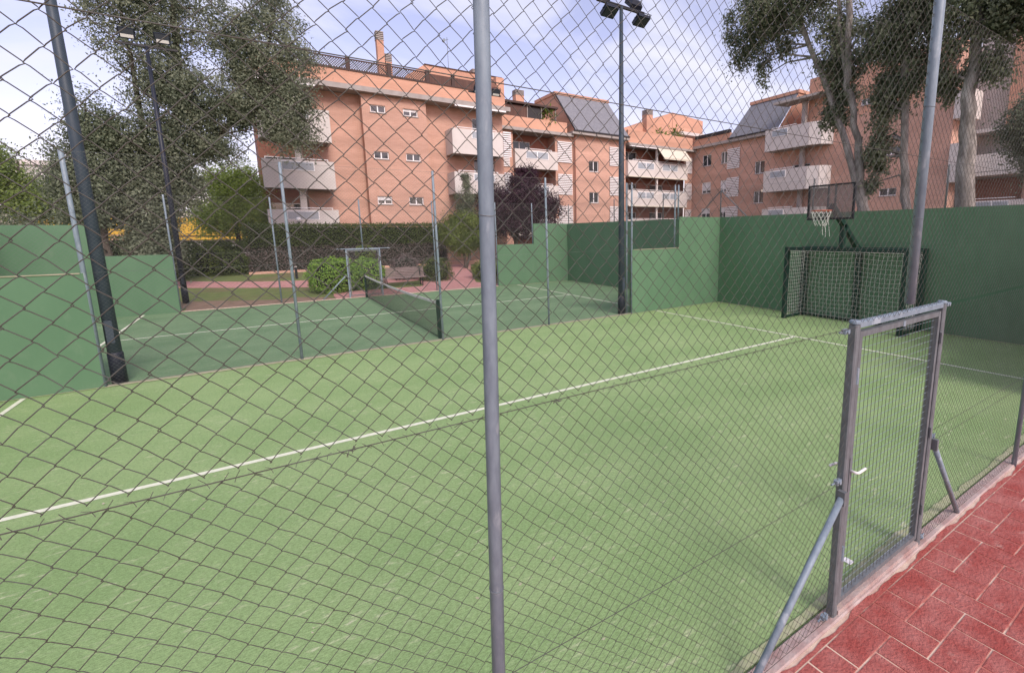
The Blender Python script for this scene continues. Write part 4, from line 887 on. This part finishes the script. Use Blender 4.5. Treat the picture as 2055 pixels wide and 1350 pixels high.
tree('poplar_tree', 'big dark leafy tree left of the brick block, behind the floodlight pole', (2.75, 26.7, .34),
     [([(2.75, 26.7, .3), (2.85, 26.7, 3.2), (3.6, 26.8, 6.0), (4.4, 27, 9), (4.6, 27, 14.5)], [.26, .22, .19, .15, .06]), ([(3.1, 26.7, 4.4), (5.2, 26.7, 6.7), (7.2, 26.8, 9.2), (8.4, 27, 13.5)], [.17, .13, .10, .04]), ([(2.9, 26.7, 3.6), (2.9, 27.0, 7.5), (2.8, 27.0, 12)], [.15, .11, .05])],
     [(3.15, 26.8, 12.0, 1.65, 1.7, 3.1, 130, 95, .24), (5.2, 27, 12.4, 1.7, 1.8, 2.9, 62, 70, .24), (8.2, 26.9, 11.2, 1.6, 1.5, 3.6, 150, 85, .24), (8.25, 26.7, 8.3, 1.5, 1.2, 1.7, 75, 95, .22), (4.6, 26.6, 8.6, 2.1, 1.4, 1.6, 120, 100, .24), (3.2, 26.5, 6.2, 1.5, 1.2, 1.6, 105, 105, .24), (2.7, 26.3, 4.0, 1.0, .8, 1.6, 105, 110, .23), (2.75, 26.3, 2.2, .85, .7, 1.1, 50, 105, .22), (3.9, 26.4, 5.0, .8, .7, 1.0, 40, 105, .22), (5.2, 26.6, 6.7, 1.0, .9, .8, 40, 100, .2), (6.5, 26.6, 8.9, .8, .8, 1.3, 48, 95, .2), (6.6, 26.6, 11.0, .8, .9, 1.6, 40, 80, .22)],
     L_left, M_barkd, .125, 11, .35, 150, dens=1.6)
tree('poplar_tree', 'smaller grey-green tree at the left, its lit crown beside the near floodlight pole', (1.2, 26, .3),
     [([(1.2, 26, .2), (1.3, 26, 3), (1.4, 26, 7.8)], [.16, .12, .03])],
     [(1.65, 26, 6.9, 1.0, 1.0, 1.4, 60, 95, .24), (1.1, 25.8, 5.0, 1.15, 1.0, 1.6, 90, 95, .24), (.9, 26, 3.2, 1.1, 1.0, 1.4, 70, 90, .24)],
     L_grey, M_barkd, .12, 21, .3, 60, zmin=3.0, dens=1.6)
tree('shade_tree', 'light green tree with brightened leaves between the dark tree and the brick block', (5.4, 35.8, .54),
     [([(5.4, 35.8, .4), (5.5, 35.8, 3.5), (5.6, 35.8, 6.2)], [.16, .12, .04])],
     [(5.6, 35.8, 5.6, 1.6, 1.3, 1.6, 110, 95, .26), (4.5, 35.6, 3.9, 1.3, 1.2, 1.1, 70, 95, .26), (6.3, 35.6, 4.0, .9, 1.1, 1.4, 70, 95, .24)], leafmat('leaf_painted_sun', (.26, .38, .07), (.47, .58, .15), .5), M_barkd, .15, 31, .2, 30, dens=1.4)  # leaf colour raised to stand in for sun the brick block cuts off
tree('shade_tree', 'light green tree at the left edge in front of the pale grey building', (-4.6, 40, .5),
     [([(-4.6, 40, .4), (-4.5, 40, 3.5), (-4.4, 40, 7)], [.18, .13, .04])],
     [(-5.4, 40, 6.5, 1.4, 1.4, 1.7, 70, 90, .3), (-4.4, 40, 4.8, 2.1, 1.4, 1.3, 100, 90, .3), (-2.7, 40, 4.8, 1.2, 1.2, 1.1, 60, 90, .3)], L_light, M_barkd, .18, 33, .2, 30)
tree('shade_tree', 'dark green tree low behind the left end wall', (-4.0, 30, .5), [([(-4, 30, .4), (-4, 30, 3.4)], [.14, .05])],
     [(-4.6, 30, 2.7, 1.9, 1.2, 1.2, 70, 85, .26), (-2.3, 30, 2.7, 1.5, 1.2, 1.1, 60, 85, .26), (-.6, 30.5, 2.4, 1.2, 1.0, 1.2, 40, 85, .26)], L_left, M_barkd, .13, 34, .2, 20)
tree('plum_tree', 'dark purple-leaved plum tree in front of the brick block', (22.3, 31, .54),
     [([(22.3, 31, .4), (22.4, 31, 2.2), (22.7, 31, 4.6), (23.2, 31, 7.2)], [.17, .14, .10, .03]), ([(22.4, 31, 2.0), (20.8, 31, 4.5)], [.10, .04]), ([(22.4, 31, 2.4), (24.6, 31, 4.6)], [.10, .04])],
     [(20.9, 31, 4.4, 1.7, 1.5, 1.7, 95, 110, .24), (22.8, 30.8, 4.9, 1.9, 1.6, 1.7, 120, 110, .24), (24.7, 31, 4.4, 1.5, 1.4, 1.4, 90, 110, .24), (23.3, 31, 6.4, 1.3, 1.1, .8, 50, 90, .2), (22.6, 30.9, 3.2, 2.4, 1.4, .9, 80, 100, .22), (23.4, 31, 7.0, .9, .6, .35, 16, 70, .14)],
     L_plum, M_barkd, .14, 41, .1, 60)
tree('cypress_tree', 'dark green conifer beside the plum tree, behind the middle post', (18.9, 31.5, .54), [([(18.9, 31.5, .4), (18.9, 31.5, 6)], [.12, .03])],
     [(18.9, 31.5, 2.8, 1.0, .9, 1.5, 70, 110, .18), (18.9, 31.5, 4.8, .75, .7, 1.3, 50, 110, .16), (18.9, 31.5, 6.2, .35, .35, .6, 16, 90, .1)], L_left, M_barkd, .11, 43, -.4, 20)
tree('shrub_tree', 'yellow-green rounded shrub tree left of the middle fence post', (17.2, 27.6, .4),
     [([(17.2, 27.6, .3), (17.1, 27.6, 1.5), (17.0, 27.6, 3)], [.09, .07, .03]), ([(17.2, 27.6, .3), (17.7, 27.6, 2.4)], [.07, .03])],
     [(16.8, 27.6, 2.6, 1.0, .9, 1.1, 80, 110, .17), (17.7, 27.6, 2.7, .9, .9, 1.0, 60, 110, .17), (17.1, 27.4, 3.3, .7, .7, .5, 30, 90, .15)], L_mid, M_barkd, .11, 45, .0, 20, dens=2.2)
# pale trunked poplars behind the end wall
tree('poplar_tree', 'twin-stemmed pale poplar behind the basketball backboard', (22.3, 6.1, 0),
     [([(22.2, 6.05, -.1), (22.1, 6.15, 3.0), (22.0, 6.55, 4.6), (22.0, 7.6, 7.2), (22, 8.6, 9.3), (22, 9.4, 12)], [.22, .16, .104, .088, .072, .035]), ([(22.1, 6.1, 2.6), (22.05, 6.35, 4.8), (22.0, 6.85, 6.9), (22, 7.0, 9.4), (22, 7.2, 12.5)], [.145, .112, .098, .088, .04]), ([(22, 6.8, 6.6), (22, 7.25, 8.8), (22, 7.5, 11)], [.075, .06, .025])],
     [(22, 10, 9.9, 1.2, 1.3, 1.3, 96, 75, 0.15), (22, 8.9, 10.2, 1.2, 1.2, 1.4, 72, 75, 0.15), (22, 10.9, 9.2, 0.6, 0.6, 0.9, 20, 60, 0.123), (22, 9.9, 8.3, 0.35, 0.35, 0.7, 9, 60, 0.088), (22, 9.1, 8.5, 0.3, 0.3, 0.5, 6, 50, 0.079), (22.4, 7.4, 8.5, 0.7, 0.75, 1.1, 60, 75, 0.141), (22.4, 7.1, 7.2, 0.6, 0.65, 0.9, 48, 75, 0.132), (22.3, 7.35, 6.2, 0.45, 0.5, 0.6, 20, 70, 0.114), (22, 7.6, 10.5, 1, 1.1, 1, 48, 70, 0.158)],
     L_dark, M_bark, .105, 51, .75, 60, dens=1.35)
tree('poplar_tree', 'slim grey poplar trunk with hanging dark foliage, left of the tall gate post', (22.3, 4.95, 0),
     [([(22.1, 4.75, -.1), (22.1, 4.95, 3.0), (22.05, 5.15, 5), (22, 5.4, 8.6), (22, 5.5, 12)], [.155, .122, .10, .09, .035])],
     [(22.2, 5.75, 8, 0.9, 0.75, 1.2, 76, 80, 0.141), (22.2, 5.1, 7.6, 0.8, 0.6, 1.4, 56, 80, 0.141), (22.2, 5.75, 6.3, 0.55, 0.5, 0.9, 38, 75, 0.123), (22.2, 5.85, 4.9, 0.4, 0.42, 0.65, 28, 75, 0.106), (22.2, 4.8, 9, 0.9, 0.9, 0.8, 48, 75, 0.15), (22.2, 6, 4, 0.25, 0.25, 0.45, 9, 60, 0.088)],
     L_dark, M_bark, .105, 53, .75, 50, dens=1.35)
tree('poplar_tree', 'thick pale gnarled poplar trunk right of the tall gate post', (22.2, 3.4, 0),
     [([(22.2, 3.35, -.1), (22.1, 3.5, 2.6), (22.0, 3.62, 4.4), (22, 3.72, 5.8), (22, 3.68, 7.6), (22, 3.9, 11)], [.35, .25, .19, .155, .115, .05]), ([(22, 3.68, 7.2), (22, 3.0, 8.2), (22, 2.4, 9.5)], [.10, .08, .03])],
     [(22.1, 3.7, 7.9, 1, 1, 0.9, 68, 80, 0.15), (22.1, 2.6, 8, 1, 0.9, 1.1, 72, 80, 0.15), (22.1, 1.7, 8.6, 1, 1, 1, 56, 80, 0.15), (22.1, 4.25, 6.5, 0.5, 0.4, 0.7, 24, 75, 0.114), (22.1, 3.3, 6.6, 0.4, 0.35, 0.5, 16, 70, 0.106), (22.1, 3.6, 9.6, 1.2, 1.2, 0.8, 48, 75, 0.158)],
     L_dark, M_bark, .105, 55, .75, 50, dens=1.35)
tree('olive_tree', 'grey-green bushy tree at the right edge beyond the end wall', (29, 3.6, 0), [([(29, 3.6, 0), (29, 3.6, 4), (29, 3.5, 6.5)], [.2, .15, .05])],
     [(29, 4.0, 6.1, 1.0, 1.0, 1.1, 80, 105, .2), (29, 2.9, 6.4, 1.0, 1.1, 1.3, 90, 105, .2), (29, 3.4, 4.9, 1, 1.2, .8, 70, 105, .2), (29, 2.0, 5.4, 1, 1.0, 1.4, 70, 105, .2)], L_grey, M_barkd, .11, 57, .2, 30, dens=1.3)
def shell(x0, x1, y0, y1, z0, z1, n, g, jit=.06):
    """points on a box's faces (not the bottom)"""
    A = [(x1-x0)*(z1-z0), (x1-x0)*(y1-y0), (y1-y0)*(z1-z0)*2]; k = g.choice(3, n, p=np.array(A)/sum(A))
    u, v = g.uniform(size=n), g.uniform(size=n); p = np.zeros((n, 3))
    for i, f in ((0, lambda u, v: (x0+u*(x1-x0), y0+0*u, z0+v*(z1-z0))), (1, lambda u, v: (x0+u*(x1-x0), y0+v*(y1-y0), z1+0*u)), (2, lambda u, v: (np.where(u < .5, x0, x1), y0+(u*2 % 1)*(y1-y0), z0+v*(z1-z0)))):
        s = k == i; q = f(u[s], v[s]); p[s] = np.stack(q, 1)
    return p+g.normal(size=(n, 3))*jit
def hedge(label, x0, x1, y0, y1, z0, z1, n, leaf, size, seed, split=None):
    g = np.random.default_rng(seed); t = thing('hedge', label, 'hedge', (x0, y0, gz(y0)), None)
    MB().box((x0+.12, y0+.12, z0-.1), (x1-.12, y1-.1, z1-.12)).build('shade_core', M_core, t)  # solid near-black core: shade between the leaves put into its colour
    p = shell(x0, x1, y0, y1, split or z0, z1, n, g); leaves('foliage', p, np.clip(g.uniform(0, .7, n)+.4*np.sin(p[:, 0]*1.7)*.3, 0, 1), size, leaf, t, seed, -.2)
    if split:
        p = shell(x0+.06, x1-.06, y0+.07, y1-.07, z0, split, n, g, .04); leaves('dead_foliage', p, g.uniform(0, 1, n), size*.9, L_brown, t, seed+1, .3)
    return t
hedge('tall clipped hedge, green above and bare brown below, before the brick block', 5.9, 17.0, 30.2, 31.0, .5, 3.14, 15000, L_hedge, .10, 61, 2.0)
hedge('dark clipped hedge at the left between the pole and the tall hedge', 3.2, 5.75, 31.2, 32.2, .55, 2.2, 5000, L_hedge, .10, 63)
hedge('dark trimmed hedge low along the garden at the far left', -6, 2.6, 33.5, 34.3, .55, 2.6, 6000, L_hedge, .12, 64)
MB_l = tag(MB().cbox((5.9, 29.85, .45), (16.0, 30.1, .66), .02).build('planter_kerb', M_brick), 'low orange brick kerb along the foot of the tall hedge', 'kerb')
tag(MB().cbox((16.0, 29.4, .4), (19.4, 29.65, .78), .02).build('planter_kerb', M_brick), 'low orange brick planter edge at the right end of the hedge', 'kerb')
def bush(label, c, r, n, leaf, size, seed, droop=-.2):
    t = thing('bush', label, 'bush', (c[0], c[1], gz(c[1])), 'garden bushes beyond the court'); g = np.random.default_rng(seed)
    u = g.normal(size=(n, 3)); u /= np.linalg.norm(u, axis=1)[:, None]
    bump = 1+.09*np.sin(u[:, 0]*6+seed)*np.sin(u[:, 2]*7)+.06*np.sin(u[:, 1]*13+seed*2); sq = (np.abs(u)**3).sum(1)**(-1/3.)
    p = np.array(c)+u*(sq*.45+.55)[:, None]*bump[:, None]*np.array(r)*g.uniform(.86, 1.03, (n, 1)); k = p[:, 2] > gz(c[1])-.02; p = p[k]; u = u[k]
    leaves('foliage', p, g.uniform(0, 1, len(p)), size, leaf, t, seed, droop, .45, u)
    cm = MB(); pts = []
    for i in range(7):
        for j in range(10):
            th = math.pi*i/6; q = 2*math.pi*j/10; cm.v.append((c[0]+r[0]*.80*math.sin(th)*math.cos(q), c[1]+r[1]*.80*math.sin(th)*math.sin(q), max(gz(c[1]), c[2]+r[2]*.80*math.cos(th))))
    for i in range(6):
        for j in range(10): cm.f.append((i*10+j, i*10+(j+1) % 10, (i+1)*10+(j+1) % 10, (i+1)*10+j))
    cm.build('shade_core', M_core, t)  # closed dark body; the bush's inner shade is painted as its colour
    return t
bush('bright lime-green trimmed bush behind the far gate', (9.1, 22.3, .74), (1.02, .85, .82), 5200, L_lime, .11, 71)
bush('lime-green bush seen through the far gate, right half of the clipped pair', (10.55, 22.6, .70), (.72, .75, .80), 3600, L_lime, .11, 72)
bush('small yellow-green round topiary behind the far gate', (10.95, 25.0, 1.72), (.42, .42, .32), 1200, L_mid, .08, 73)
bush('dark brown round bush behind the bench', (12.75, 24.6, .85), (.75, .6, .70), 2600, L_brown, .09, 74)
bush('dark green round bush at the right end of the bench', (14.05, 23.6, .62), (.85, .7, .72), 3200, L_hedge, .09, 75)
bush('mid green low bush near the middle fence post', (16.6, 22.9, .52), (.80, .7, .60), 3000, L_mid, .09, 76)
bush('round dark green bush before the left hedge', (5.2, 30.2, 1.15), (.75, .6, .68), 2200, L_hedge, .10, 77)
bush('round clipped green bush left of the tall hedge', (4.3, 30.5, 1.3), (.85, .6, .85), 2600, L_mid, .10, 78)
bush('pale olive shrub at the foot of the dark tree', (3.0, 29.5, 1.2), (.7, .6, .8), 1800, L_hedge, .10, 79)

# bench
bn = thing('park_bench', 'brown slatted park bench facing the far court', 'bench', (12.2, 22.4, gz(22.4)))
bz = gz(22.4)
for i in range(5): MB().cbox((11.1, 22.15+.085*i, bz+.42), (13.15, 22.22+.085*i, bz+.45), .006).build('seat_slat', M_wood, bn)
for i in range(6):
    y = 22.60+.028*i; z = bz+.49+.075*i; MB().bar((11.1, y, z), (13.15, y, z), .028, .058).build('back_slat', M_wood, bn)
for x in (11.3, 12.95):
    MB().tube([(x, 22.16, bz), (x, 22.19, bz+.40), (x, 22.56, bz+.41), (x, 22.68, bz+.92)], .022, 6).tube([(x, 22.62, bz), (x, 22.54, bz+.41)], .022, 6).build('leg', M_black, bn)
# small lamps in the garden
gp = thing('garden_lamp', 'small globe lamp on a dark post in front of the lowest balcony', 'lamp', (8.6, 31.6, .54))
MB().tube([(8.6, 31.6, .5), (8.6, 31.6, 3.35)], .035, 8).build('post', M_black, gp)
gl_ = MB()
for i in range(7):
    for j in range(12): th = math.pi*i/6; q = 2*math.pi*j/12; gl_.v.append((8.6+.14*math.sin(th)*math.cos(q), 31.6+.14*math.sin(th)*math.sin(q), 3.52+.14*math.cos(th)))
for i in range(6):
    for j in range(12): gl_.f.append((i*12+j, i*12+(j+1) % 12, (i+1)*12+(j+1) % 12, (i+1)*12+j))
gl_.build('globe', M_white, gp, True); MB().tube([(8.6, 31.6, 3.34), (8.6, 31.6, 3.38)], [.20, .17], 12).build('collar', M_black, gp)
bo = thing('bollard', 'short dark bollard lamp on the lawn beside the lime-green bush', 'bollard', (7.95, 27.2, gz(27.2)))
MB().tube([(7.95, 27.2, gz(27.2)), (7.95, 27.2, gz(27.2)+.55), (7.95, 27.2, gz(27.2)+.6)], [.06, .06, .04], 10).build('body', M_black, bo); MB().tube([(7.95, 27.2, gz(27.2)+.601), (7.95, 27.2, gz(27.2)+.66)], .07, 10).build('cap', M_slab, bo)
